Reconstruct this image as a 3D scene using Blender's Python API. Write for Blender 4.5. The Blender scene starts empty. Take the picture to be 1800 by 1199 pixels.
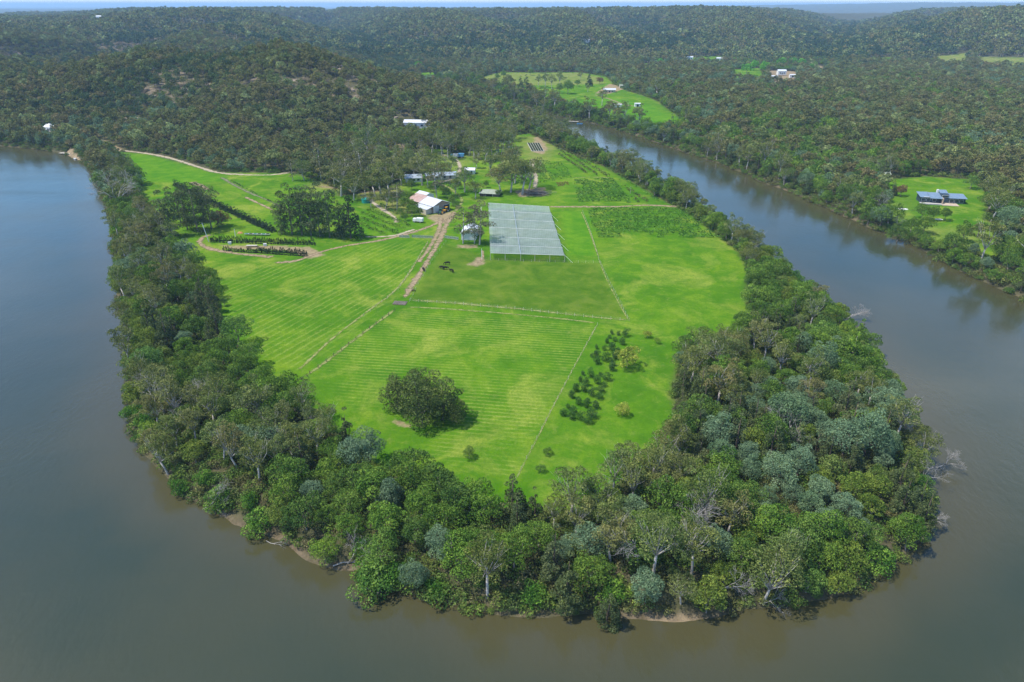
import bpy, math, random
import numpy as np
from mathutils import Vector, Matrix

SC = bpy.context.scene
COL = SC.collection
R = math.radians

# ------------------------------------------------------------------ camera, sky, sun
CAM_H, PITCH, FPX = 110.0, R(26.2), 1200.0          # photo is 1800x1199, focal 1200 px
cam = bpy.data.objects.new("camera", bpy.data.cameras.new("camera"))
COL.objects.link(cam)
cam.location = (0, 0, CAM_H)
cam.rotation_euler = (R(90) - PITCH, 0, 0)
cam.data.lens, cam.data.sensor_width = 24.0, 36.0
cam.data.clip_start, cam.data.clip_end = 1.0, 120000.0
SC.camera = cam

SUN_EL, SUN_AZ = R(62), R(260)                        # azimuth clockwise from +Y: sun stands to the left, a little behind us
sd_ = Vector((math.sin(SUN_AZ) * math.cos(SUN_EL), math.cos(SUN_AZ) * math.cos(SUN_EL), math.sin(SUN_EL)))
sun = bpy.data.objects.new("sun", bpy.data.lights.new("sun", 'SUN'))
COL.objects.link(sun)
sun.data.energy, sun.data.angle, sun.data.color = 3.9, R(0.5), (1.0, 0.95, 0.86)
sun.rotation_euler = sd_.to_track_quat('Z', 'Y').to_euler()
sun.location = (-200, -50, 400)

W = bpy.data.worlds.new("World"); SC.world = W; W.use_nodes = True
wn, wl = W.node_tree.nodes, W.node_tree.links
wn.clear()
wo = wn.new("ShaderNodeOutputWorld"); wb = wn.new("ShaderNodeBackground")
sky = wn.new("ShaderNodeTexSky"); sky.sky_type = 'NISHITA'; sky.sun_disc = False
sky.sun_elevation, sky.sun_rotation = SUN_EL, SUN_AZ
sky.air_density, sky.dust_density, sky.ozone_density, sky.altitude = 1.0, 0.15, 3.0, 400.0
wtc = wn.new("ShaderNodeTexCoord"); wmap = wn.new("ShaderNodeMapping"); wmap.inputs['Scale'].default_value = (1.0, 1.6, 3.2)
wnoi = wn.new("ShaderNodeTexNoise"); wnoi.inputs['Scale'].default_value = 2.2; wnoi.inputs['Detail'].default_value = 7
wramp = wn.new("ShaderNodeValToRGB"); wramp.color_ramp.elements[0].position = .50; wramp.color_ramp.elements[1].position = .78
wmix = wn.new("ShaderNodeMix"); wmix.data_type = 'RGBA'; wmix.inputs['B'].default_value = (8.2, 8.6, 9.2, 1)
wl.new(wtc.outputs['Generated'], wmap.inputs[0]); wl.new(wmap.outputs[0], wnoi.inputs['Vector']); wl.new(wnoi.outputs[0], wramp.inputs[0])
wsc = wn.new("ShaderNodeMath"); wsc.operation = 'MULTIPLY'; wsc.inputs[1].default_value = 0.75
wl.new(wramp.outputs[0], wsc.inputs[0]); wl.new(wsc.outputs[0], wmix.inputs['Factor'])
whs = wn.new("ShaderNodeHueSaturation"); whs.inputs['Saturation'].default_value = 1.25; wl.new(sky.outputs[0], whs.inputs['Color']); wl.new(whs.outputs[0], wmix.inputs['A']); wl.new(wmix.outputs['Result'], wb.inputs[0]); wl.new(wb.outputs[0], wo.inputs[0])
wb.inputs[1].default_value = 0.15

SC.view_settings.view_transform, SC.view_settings.look = 'Standard', 'None'
SC.view_settings.exposure, SC.view_settings.gamma = 0.6, 1.0
SC.render.engine = 'CYCLES'
cy = SC.cycles
cy.max_bounces, cy.diffuse_bounces, cy.glossy_bounces, cy.transmission_bounces, cy.transparent_max_bounces, cy.volume_bounces = 6, 3, 3, 3, 8, 1
cy.use_denoising = True
cy.denoiser = 'OPENIMAGEDENOISE'
cy.sample_clamp_indirect = 4.0

# ------------------------------------------------------------------ small maths
rng = np.random.default_rng(7)
random.seed(7)

def ray(px, py):
    c, s = math.cos(PITCH), math.sin(PITCH)
    a, b = px - 900.0, 599.5 - py
    return np.array([a, FPX * c + b * s, -FPX * s + b * c])

def G(px, py, z=3.5):
    d = ray(px, py); t = (z - CAM_H) / d[2]
    return np.array([d[0] * t, d[1] * t])

def GP(pts, z=3.5): return np.array([G(x, y, z) for x, y in pts])

def hash2(ix, iy, s):
    h = (ix.astype(np.int64) * 374761393 + iy.astype(np.int64) * 668265263 + s * 974634777) & 0xffffffff
    h = ((h ^ (h >> 13)) * 1274126177) & 0xffffffff
    return ((h ^ (h >> 16)) & 0xffffff) / float(0xffffff)

def vnoise(x, y, s=0):
    ix, iy = np.floor(x), np.floor(y); fx, fy = x - ix, y - iy
    fx, fy = fx * fx * fx * (fx * (fx * 6 - 15) + 10), fy * fy * fy * (fy * (fy * 6 - 15) + 10)
    a, b, c, d = hash2(ix, iy, s), hash2(ix + 1, iy, s), hash2(ix, iy + 1, s), hash2(ix + 1, iy + 1, s)
    return (a * (1 - fx) + b * fx) * (1 - fy) + (c * (1 - fx) + d * fx) * fy

def fbm(x, y, scale, octv=4, s=0):
    v, amp, tot = 0, 1.0, 0
    for i in range(octv):
        v = v + amp * vnoise(x / scale + 17.3 * i, y / scale - 9.1 * i, s + i); tot += amp
        amp *= .5; scale *= .5
    return v / tot * 2 - 1

def sstep(a, b, x):
    t = np.clip((x - a) / (b - a), 0, 1); return t * t * (3 - 2 * t)

def seg_dist(x, y, poly, closed=True):
    d = np.full(x.shape, 1e18)
    n = len(poly)
    for i in range(n if closed else n - 1):
        a, b = poly[i], poly[(i + 1) % n]
        ab = b - a; L = max(ab @ ab, 1e-9)
        t = np.clip(((x - a[0]) * ab[0] + (y - a[1]) * ab[1]) / L, 0, 1)
        d = np.minimum(d, (x - a[0] - t * ab[0]) ** 2 + (y - a[1] - t * ab[1]) ** 2)
    return np.sqrt(d)

def inside(x, y, poly):
    c = np.zeros(x.shape, bool); n = len(poly)
    for i in range(n):
        a, b = poly[i], poly[(i + 1) % n]
        if a[1] == b[1]: continue
        c ^= ((a[1] > y) != (b[1] > y)) & (x < (b[0] - a[0]) * (y - a[1]) / (b[1] - a[1]) + a[0])
    return c

def sdist(x, y, poly):                                  # > 0 inside
    return np.where(inside(x, y, poly), 1, -1) * seg_dist(x, y, poly)

def mask(x, y, poly, soft=3.0):
    out = np.zeros(x.shape)
    lo, hi = poly.min(0) - soft * 2, poly.max(0) + soft * 2
    k = (x > lo[0]) & (x < hi[0]) & (y > lo[1]) & (y < hi[1])
    if k.any(): out[k] = sstep(-soft, soft, sdist(x[k], y[k], poly))
    return out

# ------------------------------------------------------------------ the river and the land (photo pixels laid down on the ground)
SHORE_LEFT = [(-500, 250), (-100, 254), (0, 257), (60, 262), (112, 270), (150, 288), (163, 310), (180, 345), (196, 390), (200, 440), (204, 500), (214, 540),
              (228, 590), (222, 640), (226, 700), (232, 740), (246, 790), (292, 832), (310, 870), (372, 893), (405, 925), (470, 946), (525, 975), (590, 998),
              (640, 1008), (662, 1032), (730, 1048), (800, 1070), (900, 1084), (965, 1092), (1040, 1084), (1110, 1084), (1200, 1088), (1275, 1082),
              (1335, 1072), (1400, 1066), (1500, 1040), (1552, 1010), (1590, 980), (1618, 950), (1636, 900)]
SHORE_RIGHT = [(1630, 840), (1612, 785), (1588, 730), (1560, 678), (1525, 625), (1482, 572), (1430, 522), (1380, 482), (1330, 447), (1280, 408), (1230, 374),
               (1180, 344), (1130, 314), (1080, 288), (1020, 260), (985, 238), (945, 215), (900, 193), (850, 172), (800, 156), (740, 144), (690, 138)]
BANK_B = [(660, 134), (740, 136.5), (800, 147), (850, 160), (890, 176), (930, 189), (965, 200), (1000, 209), (1050, 219), (1100, 233), (1150, 249), (1200, 267), (1260, 286),
          (1310, 306), (1340, 322), (1372, 331), (1410, 348), (1455, 367), (1500, 388), (1540, 405), (1578, 413), (1600, 428), (1640, 450), (1662, 463),
          (1692, 479), (1740, 501), (1800, 528), (1900, 575), (2050, 640), (2300, 730)]
LAND_A = np.vstack([[[-9000, 700], [-3000, 560]], GP(SHORE_LEFT, 0), GP(SHORE_RIGHT, 0), [[-600, 1500], [-9000, 1700]]])
LAND_B = np.vstack([[[-9000, 1760], [-620, 1560]], GP(BANK_B, 0), [[420, 60], [700, -300], [9000, -400], [60000, 0], [60000, 60000], [-60000, 60000], [-60000, 1760]]])
SHORE = np.vstack([GP(SHORE_LEFT, 0), GP(SHORE_RIGHT, 0)])
# the flat valley floor; hills climb outside of it
VALLEY = np.vstack([GP([(-600, 248), (0, 248), (100, 258), (160, 246), (215, 262), (270, 268), (385, 300), (440, 304), (520, 300), (560, 270), (640, 250), (700, 246), (770, 255), (840, 250),
                        (905, 226), (890, 200), (850, 176), (800, 158), (745, 148), (680, 140), (700, 130), (760, 121), (900, 112), (1100, 109),
                        (1230, 104), (1350, 101), (1460, 108), (1600, 112), (1800, 116), (2300, 125)], 3.5), [[6000, 300], [3000, -800], [-3000, -800], [-4000, 300]]])

def FL(px, D): return np.array([(px - 900.0) / FPX * (D * math.cos(PITCH) + 60 * math.sin(PITCH)), D])
# side valleys cut into the plateau
CARVE = [(FL(1445, 1500), FL(1500, 4200), 190, .75), (FL(720, 1350), FL(560, 2900), 170, .7), (FL(1180, 1750), FL(1120, 2600), 120, .45), (FL(950, 1800), FL(880, 2500), 110, .4), (FL(1640, 1600), FL(1580, 2300), 90, .35), (FL(90, 900), FL(250, 1700), 110, .45)]

def land_sd(x, y):
    d = np.maximum(sdist(x, y, LAND_A), sdist(x, y, LAND_B))
    return d + 1.6 * fbm(x, y, 14, 3, 5) * np.clip(1.2 - np.abs(d) / 40, 0, 1)

def height(x, y):
    x = np.asarray(x, float); y = np.asarray(y, float)
    sd = land_sd(x, y)
    z = np.where(sd < 0, np.maximum(-3.0, sd * .28), 3.5 * sstep(0, 9, sd) ** .8)
    dh = -sdist(x, y, VALLEY)
    hill = 52 * sstep(0, 290, dh) + 30 * sstep(300, 900, dh)
    n1 = fbm(x, y, 520, 4, 11)
    gully = np.abs(fbm(x + 60 * n1, y, 560, 2, 23)); gul2 = np.abs(fbm(x, y + 40 * n1, 260, 2, 29))
    hill = hill * (1 - .62 * sstep(.24, .0, gully) * sstep(60, 500, dh)) - sstep(.16, .0, gul2) * sstep(40, 250, dh) * 9
    hill += sstep(40, 420, dh) * 15 * n1
    left = sstep(-.42, -.62, x / np.maximum(y, 1)) * sstep(900, 1300, y)
    hill -= 24 * left
    # the front knob and the saddle between it and the ridge behind
    hill += 12 * np.exp(-((x + 260) / 260) ** 2 - ((y - 830) / 120) ** 2) - 46 * np.exp(-((x + 330) / 420) ** 2 - ((y - 1120) / 125) ** 2)
    kr = FL(1700, 1950); hill += 26 * np.exp(-((x - kr[0]) / 330) ** 2 - ((y - kr[1]) / 190) ** 2)
    hill = np.where(hill > 66, 66 + 18 * np.tanh((hill - 66) / 18), hill)
    for p0, p1, wd, dep in CARVE:
        d = seg_dist(x, y, [p0, p1], False); hill = hill * (1 - dep * np.exp(-(d / wd) ** 2))
    far = sstep(3300, 6000, y)
    hill = hill * (1 - .55 * far) + far * 18 * fbm(x, y, 2600, 4, 31)
    hill += sstep(8000, 12500, y) * (1 - sstep(13500, 19000, y)) * (sstep(1500, 6500, x) * (85 + 55 * fbm(x, y, 2500, 4, 77)) + 14)
    hill = np.maximum(hill, 0) * (dh > 0)
    flat = np.clip(sd / 150, 0, 1) * sstep(0, 300, x) * 5.0 * (fbm(x, y, 160, 3, 41) + .5) * inside(x, y, LAND_B)
    und = .35 * fbm(x, y, 60, 3, 3) * sstep(4, 20, sd)
    return z + np.where(sd > 0, hill + flat + und, 0)

def H(x, y): return float(height(np.array([x]), np.array([y]))[0])

def GT(px, py, zoff=0.0):                               # where a photo pixel meets the terrain
    d = ray(px, py)
    d = d / np.linalg.norm(d)
    ts = np.geomspace(90, 6000, 170)
    p = np.array([0, 0, CAM_H]) + ts[:, None] * d
    hz = height(p[:, 0], p[:, 1]) + zoff
    below = np.nonzero(p[:, 2] <= np.maximum(hz, 0))[0]
    i = below[0] if len(below) else len(ts) - 1
    lo, hi = ts[max(i - 1, 0)], ts[i]
    for _ in range(13):
        m = .5 * (lo + hi); q = np.array([0, 0, CAM_H]) + m * d
        if q[2] <= max(H(q[0], q[1]) + zoff, 0): hi = m
        else: lo = m
    q = np.array([0, 0, CAM_H]) + hi * d
    return Vector((q[0], q[1], max(H(q[0], q[1]), 0)))

def mpp(p):                                             # metres per photo pixel at a point
    return (p[1] * math.cos(PITCH) + (CAM_H - p[2]) * math.sin(PITCH)) / FPX

# ------------------------------------------------------------------ object helpers
def tag(o, label=None, cat=None, group=None, kind=None):
    for k, v in (("label", label), ("category", cat), ("group", group), ("kind", kind)):
        if v: o[k] = v
    return o

def link(o, parent=None):
    COL.objects.link(o)
    if parent is not None: o.parent = parent
    return o

def root(name, loc, label, cat, group=None, rz=0.0):
    o = bpy.data.objects.new(name, None); o.empty_display_size = .5
    link(o); o.location = loc; o.rotation_euler = (0, 0, rz)
    return tag(o, label, cat, group)

def mesh_np(name, V, F, attrs=None, smooth=False):       # V (n,3), F (m,k) all with the same k
    V = np.asarray(V, np.float32); F = np.asarray(F, np.int32)
    me = bpy.data.meshes.new(name)
    me.vertices.add(len(V)); me.vertices.foreach_set("co", V.ravel())
    k = F.shape[1]
    me.loops.add(F.size); me.loops.foreach_set("vertex_index", F.ravel())
    me.polygons.add(len(F))
    me.polygons.foreach_set("loop_start", np.arange(0, F.size, k, dtype=np.int32))
    me.polygons.foreach_set("loop_total", np.full(len(F), k, np.int32))
    me.polygons.foreach_set("use_smooth", np.full(len(F), smooth, bool))
    for an, (typ, arr) in (attrs or {}).items():
        a = me.attributes.new(an, typ, 'POINT')
        a.data.foreach_set("color" if typ == 'FLOAT_COLOR' else "value", np.asarray(arr, np.float32).ravel())
    me.update(); me.validate()
    return me

class MB:                                               # collects solids into ONE mesh
    def __init__(s): s.v, s.f = [], []
    def add(s, vs, fs):
        b = len(s.v); s.v += [tuple(map(float, v)) for v in vs]; s.f += [tuple(b + i for i in f) for f in fs]; return s
    def box(s, c, d, rz=0.0, taper=1.0):
        cx, cy_, cz = c; a, b, h = d[0] / 2, d[1] / 2, d[2] / 2; co, si = math.cos(rz), math.sin(rz)
        vs = []
        for z, t in ((-h, 1.0), (h, taper)):
            for x, y in ((-a, -b), (a, -b), (a, b), (-a, b)):
                x, y = x * t, y * t
                vs.append((cx + x * co - y * si, cy_ + x * si + y * co, cz + z))
        return s.add(vs, [(0, 3, 2, 1), (4, 5, 6, 7), (0, 1, 5, 4), (1, 2, 6, 5), (2, 3, 7, 6), (3, 0, 4, 7)])
    def tube(s, pts, rad, n=6):
        pts = [Vector(p) for p in pts]; rings = []
        for i, p in enumerate(pts):
            d = (pts[min(i + 1, len(pts) - 1)] - pts[max(i - 1, 0)])
            d = d.normalized() if d.length > 1e-6 else Vector((0, 0, 1))
            u = d.cross(Vector((0.31, 0.95, 0.05))).normalized() if abs(d.z) > .5 else d.cross(Vector((0, 0, 1))).normalized()
            w = d.cross(u); r = rad[i] if hasattr(rad, '__len__') else rad
            rings.append([p + (u * math.cos(a) + w * math.sin(a)) * r for a in [2 * math.pi * j / n for j in range(n)]])
        vs = [v for r_ in rings for v in r_]; fs = []
        for i in range(len(pts) - 1):
            for j in range(n):
                fs.append((i * n + j, i * n + (j + 1) % n, (i + 1) * n + (j + 1) % n, (i + 1) * n + j))
        fs.append(tuple(range(n))[::-1]); fs.append(tuple((len(pts) - 1) * n + j for j in range(n)))
        return s.add(vs, fs)
    def slab(s, q, th):                                 # four corners of a top face, given thickness
        q = [Vector(p) for p in q]; nrm = (q[1] - q[0]).cross(q[3] - q[0]).normalized()
        lo = [p - nrm * th for p in q]
        return s.add(q + lo, [(0, 1, 2, 3), (7, 6, 5, 4), (0, 4, 5, 1), (1, 5, 6, 2), (2, 6, 7, 3), (3, 7, 4, 0)])
    def disc(s, c, r, th, axis='x', n=14):
        vs = []
        for e in (-th / 2, th / 2):
            for j in range(n):
                a = 2 * math.pi * j / n; u, w = r * math.cos(a), r * math.sin(a)
                vs.append((c[0] + e, c[1] + u, c[2] + w) if axis == 'x' else ((c[0] + u, c[1] + e, c[2] + w) if axis == 'y' else (c[0] + u, c[1] + w, c[2] + e)))
        fs = [tuple(range(n)), tuple(range(n, 2 * n))[::-1]] + [(j, n + j, n + (j + 1) % n, (j + 1) % n) for j in range(n)]
        return s.add(vs, fs)
    def mesh(s, name, mat, smooth=False):
        me = bpy.data.meshes.new(name); me.from_pydata(s.v, [], s.f); me.update()
        if mat: me.materials.append(mat)
        if smooth: me.polygons.foreach_set("use_smooth", [True] * len(me.polygons))
        return me
    def build(s, name, mat, parent=None, smooth=False):
        return link(bpy.data.objects.new(name, s.mesh(name, mat, smooth)), parent)

# ------------------------------------------------------------------ materials
class NT:
    def __init__(s, name):
        s.m = bpy.data.materials.new(name); s.m.use_nodes = True
        s.t = s.m.node_tree; s.t.nodes.clear()
        s.out = s.t.nodes.new("ShaderNodeOutputMaterial")
    def n(s, typ, **kw):
        nd = s.t.nodes.new("ShaderNode" + typ)
        for k, v in kw.items():
            if k.startswith('_'): setattr(nd, k[1:], v)
            else: s.set(nd.inputs[k.replace('__', ' ')], v)
        return nd
    def set(s, sock, v):
        if isinstance(v, bpy.types.NodeSocket): s.t.links.new(v, sock)
        elif isinstance(v, bpy.types.Node): s.t.links.new(v.outputs[0], sock)
        else: sock.default_value = v
    def math(s, op, a, b=0.0, clamp=False):
        nd = s.t.nodes.new("ShaderNodeMath"); nd.operation = op; nd.use_clamp = clamp
        s.set(nd.inputs[0], a); s.set(nd.inputs[1], b); return nd.outputs[0]
    def mix(s, f, a, b):
        nd = s.t.nodes.new("ShaderNodeMix"); nd.data_type = 'RGBA'
        s.set(nd.inputs['Factor'], f); s.set(nd.inputs['A'], c4(a)); s.set(nd.inputs['B'], c4(b)); return nd.outputs['Result']
    def ramp(s, f, stops, interp='LINEAR'):
        nd = s.t.nodes.new("ShaderNodeValToRGB"); cr = nd.color_ramp; cr.interpolation = interp
        while len(cr.elements) < len(stops): cr.elements.new(.5)
        for e, (p, c) in zip(cr.elements, stops):
            e.position = p; e.color = c4(c) if hasattr(c, '__len__') else (c, c, c, 1)
        s.set(nd.inputs[0], f); return nd.outputs[0]
    def noise(s, scale, detail=4, rough=.55, vec=None, dist=0.0):
        nd = s.n("TexNoise", Scale=scale, Detail=detail, Roughness=rough, Distortion=dist)
        if vec is not None: s.set(nd.inputs['Vector'], vec)
        return nd.outputs[0]
    def pos(s): return s.t.nodes.new("ShaderNodeNewGeometry").outputs['Position']
    def obj(s): return s.t.nodes.new("ShaderNodeTexCoord").outputs['Object']
    def bump(s, h, strength=.5, dist=.1):
        return s.n("Bump", Strength=strength, Distance=dist, Height=h).outputs[0]
    def bsdf(s, color, rough=.9, spec=.2, normal=None, metal=0.0):
        b = s.n("BsdfPrincipled", Roughness=rough, Metallic=metal); s.set(b.inputs['Base Color'], c4(color)); b.inputs['Specular IOR Level'].default_value = spec
        if normal is not None: s.set(b.inputs['Normal'], normal)
        return b
    def done(s, sh):
        s.t.links.new(sh.outputs[0] if isinstance(sh, bpy.types.Node) else sh, s.out.inputs[0]); return s.m

def c4(c):
    if isinstance(c, (bpy.types.NodeSocket, bpy.types.Node)) or not hasattr(c, '__len__'): return c
    return tuple(c) + (1.0,) if len(c) == 3 else tuple(c)

def simple(name, color, rough=.8, spec=.3, var=.25, scale=1.2, metal=0.0):
    m = NT(name); v = m.noise(scale, 5, .6, m.obj())
    dark = tuple(c * (1 - var) for c in color); lite = tuple(min(1, c * (1 + var)) for c in color)
    return m.done(m.bsdf(m.ramp(v, [(.3, dark), (.7, lite)]), rough, spec, m.bump(v, .15, .03), metal))

def corrugated(name, color, stain=(.25, .16, .1), amt=.35, axis=0, pitch=3.2, rough=.5, metal=.25):
    m = NT(name); o = m.obj(); sep = m.n("SeparateXYZ", Vector=o)
    wv = m.math('SINE', m.math('MULTIPLY', sep.outputs[axis], 2 * math.pi * pitch))
    st = m.ramp(m.noise(.55, 6, .7, o, .4), [(.42, 0.0), (.75, 1.0)])
    vary = m.ramp(m.noise(.9, 3, .6, o), [(.3, tuple(c * .8 for c in color)), (.7, tuple(min(1, c * 1.12) for c in color))])
    col = m.mix(m.math('MULTIPLY', st, amt), vary, stain)
    return m.done(m.bsdf(col, rough, .4, m.bump(wv, .25, .04), metal))

def leafmat(name, stops, tint=.35, trans=.22):
    m = NT(name)
    rnd = m.n("ObjectInfo").outputs['Random']
    at = m.n("Attribute", _attribute_name="tint").outputs['Fac']
    base = m.ramp(rnd, stops)
    f = m.math('ADD', 1.0, m.math('MULTIPLY', at, tint))
    hv = m.n("HueSaturation", Hue=.5, Saturation=1.0, Value=f, Color=base)
    m.set(hv.inputs['Hue'], m.math('ADD', .5, m.math('MULTIPLY', at, -.018)))
    d = m.n("BsdfDiffuse", Color=hv.outputs[0]); t = m.n("BsdfTranslucent", Color=hv.outputs[0])
    mx = m.n("MixShader", Fac=trans); m.t.links.new(d.outputs[0], mx.inputs[1]); m.t.links.new(t.outputs[0], mx.inputs[2])
    return m.done(mx)

def bark(name, lo, hi):
    m = NT(name); v = m.noise(1.3, 6, .65, m.obj(), .5)
    return m.done(m.bsdf(m.ramp(v, [(.35, lo), (.65, hi)]), .9, .1, m.bump(v, .4, .05)))

M = {
    'leaf_gum': leafmat('gum_leaves', [(0, (0.124, 0.154, 0.042)), (.25, (0.175, 0.207, 0.056)), (.5, (0.136, 0.190, 0.053)), (.75, (0.203, 0.194, 0.068)), (1, (0.156, 0.223, 0.066))]),
    'leaf_broad': leafmat('broad_leaves', [(0, (0.105, 0.190, 0.030)), (.3, (0.138, 0.248, 0.035)), (.6, (0.094, 0.168, 0.035)), (.85, (0.178, 0.286, 0.038)), (1, (0.125, 0.229, 0.052))]),
    'leaf_light': leafmat('light_green_leaves', [(0, (0.137, 0.206, 0.033)), (.5, (0.171, 0.233, 0.041)), (1, (0.142, 0.201, 0.052))]),
    'leaf_wattle': leafmat('wattle_leaves', [(0, (0.140, 0.212, 0.112)), (.4, (0.166, 0.254, 0.134)), (.7, (0.126, 0.204, 0.094)), (1, (0.193, 0.284, 0.147))], .28),
    'leaf_oak': leafmat('river_oak_leaves', [(0, (0.082, 0.112, 0.044)), (.4, (0.110, 0.141, 0.051)), (.7, (0.095, 0.141, 0.058)), (1, (0.144, 0.160, 0.068))]),
    'leaf_bright': leafmat('bright_leaves', [(0, (0.081, 0.189, 0.027)), (.5, (0.109, 0.233, 0.032)), (1, (0.092, 0.183, 0.037))]),
    'leaf_vivid': leafmat('vivid_leaves', [(0, (.105, .330, .030)), (1, (.135, .380, .035))]),
    'leaf_pot': leafmat('potted_leaves', [(0, (.022, .042, .018)), (1, (.040, .060, .028))], .5),
    'leaf_clump': leafmat('clump_leaves', [(0, (0.085, 0.119, 0.032)), (.5, (0.108, 0.153, 0.038)), (1, (0.097, 0.127, 0.042))]),
    'leaf_gold': leafmat('golden_leaves', [(0, (0.276, 0.324, 0.048)), (1, (0.312, 0.360, 0.066))]),
    'leaf_lime': leafmat('lime_leaves', [(0, (0.121, 0.230, 0.030)), (1, (0.149, 0.257, 0.035))]),
    'leaf_pine': leafmat('pine_needles', [(0, (0.039, 0.068, 0.029)), (.5, (0.052, 0.083, 0.034)), (1, (0.047, 0.075, 0.039))]),
    'leaf_citrus': leafmat('fruit_bush_leaves', [(0, (0.057, 0.140, 0.028)), (.5, (0.074, 0.171, 0.031)), (1, (0.063, 0.130, 0.037))]),
    'leaf_sparse': leafmat('pale_gum_leaves', [(0, (0.156, 0.169, 0.078)), (.5, (0.176, 0.163, 0.098)), (1, (0.143, 0.182, 0.081))]),
    'leaf_rust': leafmat('rust_leaves', [(0, (0.204, 0.128, 0.060)), (1, (0.230, 0.153, 0.068))]),
    'leaf_gully': leafmat('gully_leaves', [(0, (0.062, 0.106, 0.040)), (.5, (0.083, 0.132, 0.045)), (1, (0.073, 0.115, 0.055))], .4),  # darker gully foliage, with the shading of the relief painted into the leaf colour
    'leaf_under': leafmat('undergrowth_leaves', [(0, (0.082, 0.145, 0.030)), (.3, (0.138, 0.221, 0.041)), (.6, (0.138, 0.136, 0.052)), (.8, (0.100, 0.187, 0.038)), (1, (0.202, 0.187, 0.082))]),
    'leaf_crop': leafmat('crop_leaves', [(0, (0.089, 0.211, 0.029)), (1, (0.113, 0.246, 0.040))], .5),
    'leaf_hill': leafmat('hill_leaves', [(0, (0.126, 0.145, 0.046)), (.2, (0.190, 0.189, 0.061)), (.4, (0.141, 0.173, 0.055)), (.6, (0.224, 0.196, 0.077)), (.8, (0.158, 0.212, 0.063)), (.93, (0.231, 0.275, 0.093)), (1, (0.285, 0.349, 0.144))], .4),
    'bark_pale': bark('pale_bark', (.34, .30, .26), (.58, .54, .48)),
    'bark_grey': bark('grey_bark', (.15, .12, .10), (.32, .28, .23)),
    'bark_dark': bark('dark_bark', (.07, .055, .04), (.15, .12, .09)),
    'bark_dead': bark('dead_wood', (.27, .25, .23), (.50, .47, .44)),
    'post': simple('weathered_timber', (.42, .38, .32), .9),
    'whitepost': simple('white_paint', (.72, .72, .68), .6, .3, .12),
    'wire': simple('galvanised_wire', (.30, .30, .28), .4, .5, .1, 1.0, .6),
    'white': simple('white_wall', (.74, .73, .70), .7, .3, .1),
    'cream': simple('cream_wall', (.52, .46, .38), .8, .2, .2),
    'brickish': simple('weathered_board', (.30, .23, .18), .9, .1, .3),
    'glass': simple('dark_window', (.03, .045, .06), .12, .6, .2),
    'dark': simple('dark_opening', (.018, .018, .018), .9, .1, .2),
    'roof_white': corrugated('white_iron_roof', (.74, .75, .76), (.42, .38, .33), .3),
    'roof_grey': corrugated('grey_iron_roof', (.36, .42, .48), (.30, .28, .26), .35),
    'roof_rust': corrugated('rusty_iron_roof', (.44, .27, .21), (.56, .50, .47), .6),
    'roof_zinc': corrugated('zinc_roof', (.62, .64, .66), (.40, .33, .28), .3),
    'roof_blue': corrugated('blue_grey_roof', (.20, .28, .36), (.26, .30, .34), .3),
    'roof_green': corrugated('faded_green_roof', (.34, .38, .28), (.28, .26, .2), .4),
    'navy': simple('navy_cladding', (.035, .06, .085), .5, .4, .2),
    'concrete': simple('concrete', (.40, .38, .35), .9, .2, .2),
    'tan': simple('sandstone_paving', (.46, .36, .27), .9, .2, .2),
    'teal': simple('teal_plastic', (.02, .26, .20), .45, .4, .15),
    'yellow': simple('yellow_paint', (.72, .36, .03), .4, .5, .1),
    'greenpaint': simple('dark_green_paint', (.02, .10, .07), .4, .5, .1),
    'bluepaint': simple('blue_paint', (.10, .30, .52), .4, .5, .15),
    'tyre': simple('rubber', (.02, .02, .02), .9, .1, .2),
    'hide': simple('black_hide', (.012, .010, .009), .7, .2, .3),
    'pot': simple('black_pot', (.018, .018, .018), .6, .3, .2),
    'orange': simple('orange_cloth', (.55, .22, .05), .8, .2, .15),
    'rock': simple('sandstone', (.34, .28, .22), .95, .1, .4, .4),
    'timberdark': simple('dark_timber', (.14, .10, .075), .9, .1, .35),
    'poly': simple('pale_sheet', (.55, .56, .55), .6, .3, .15),
}

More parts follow.
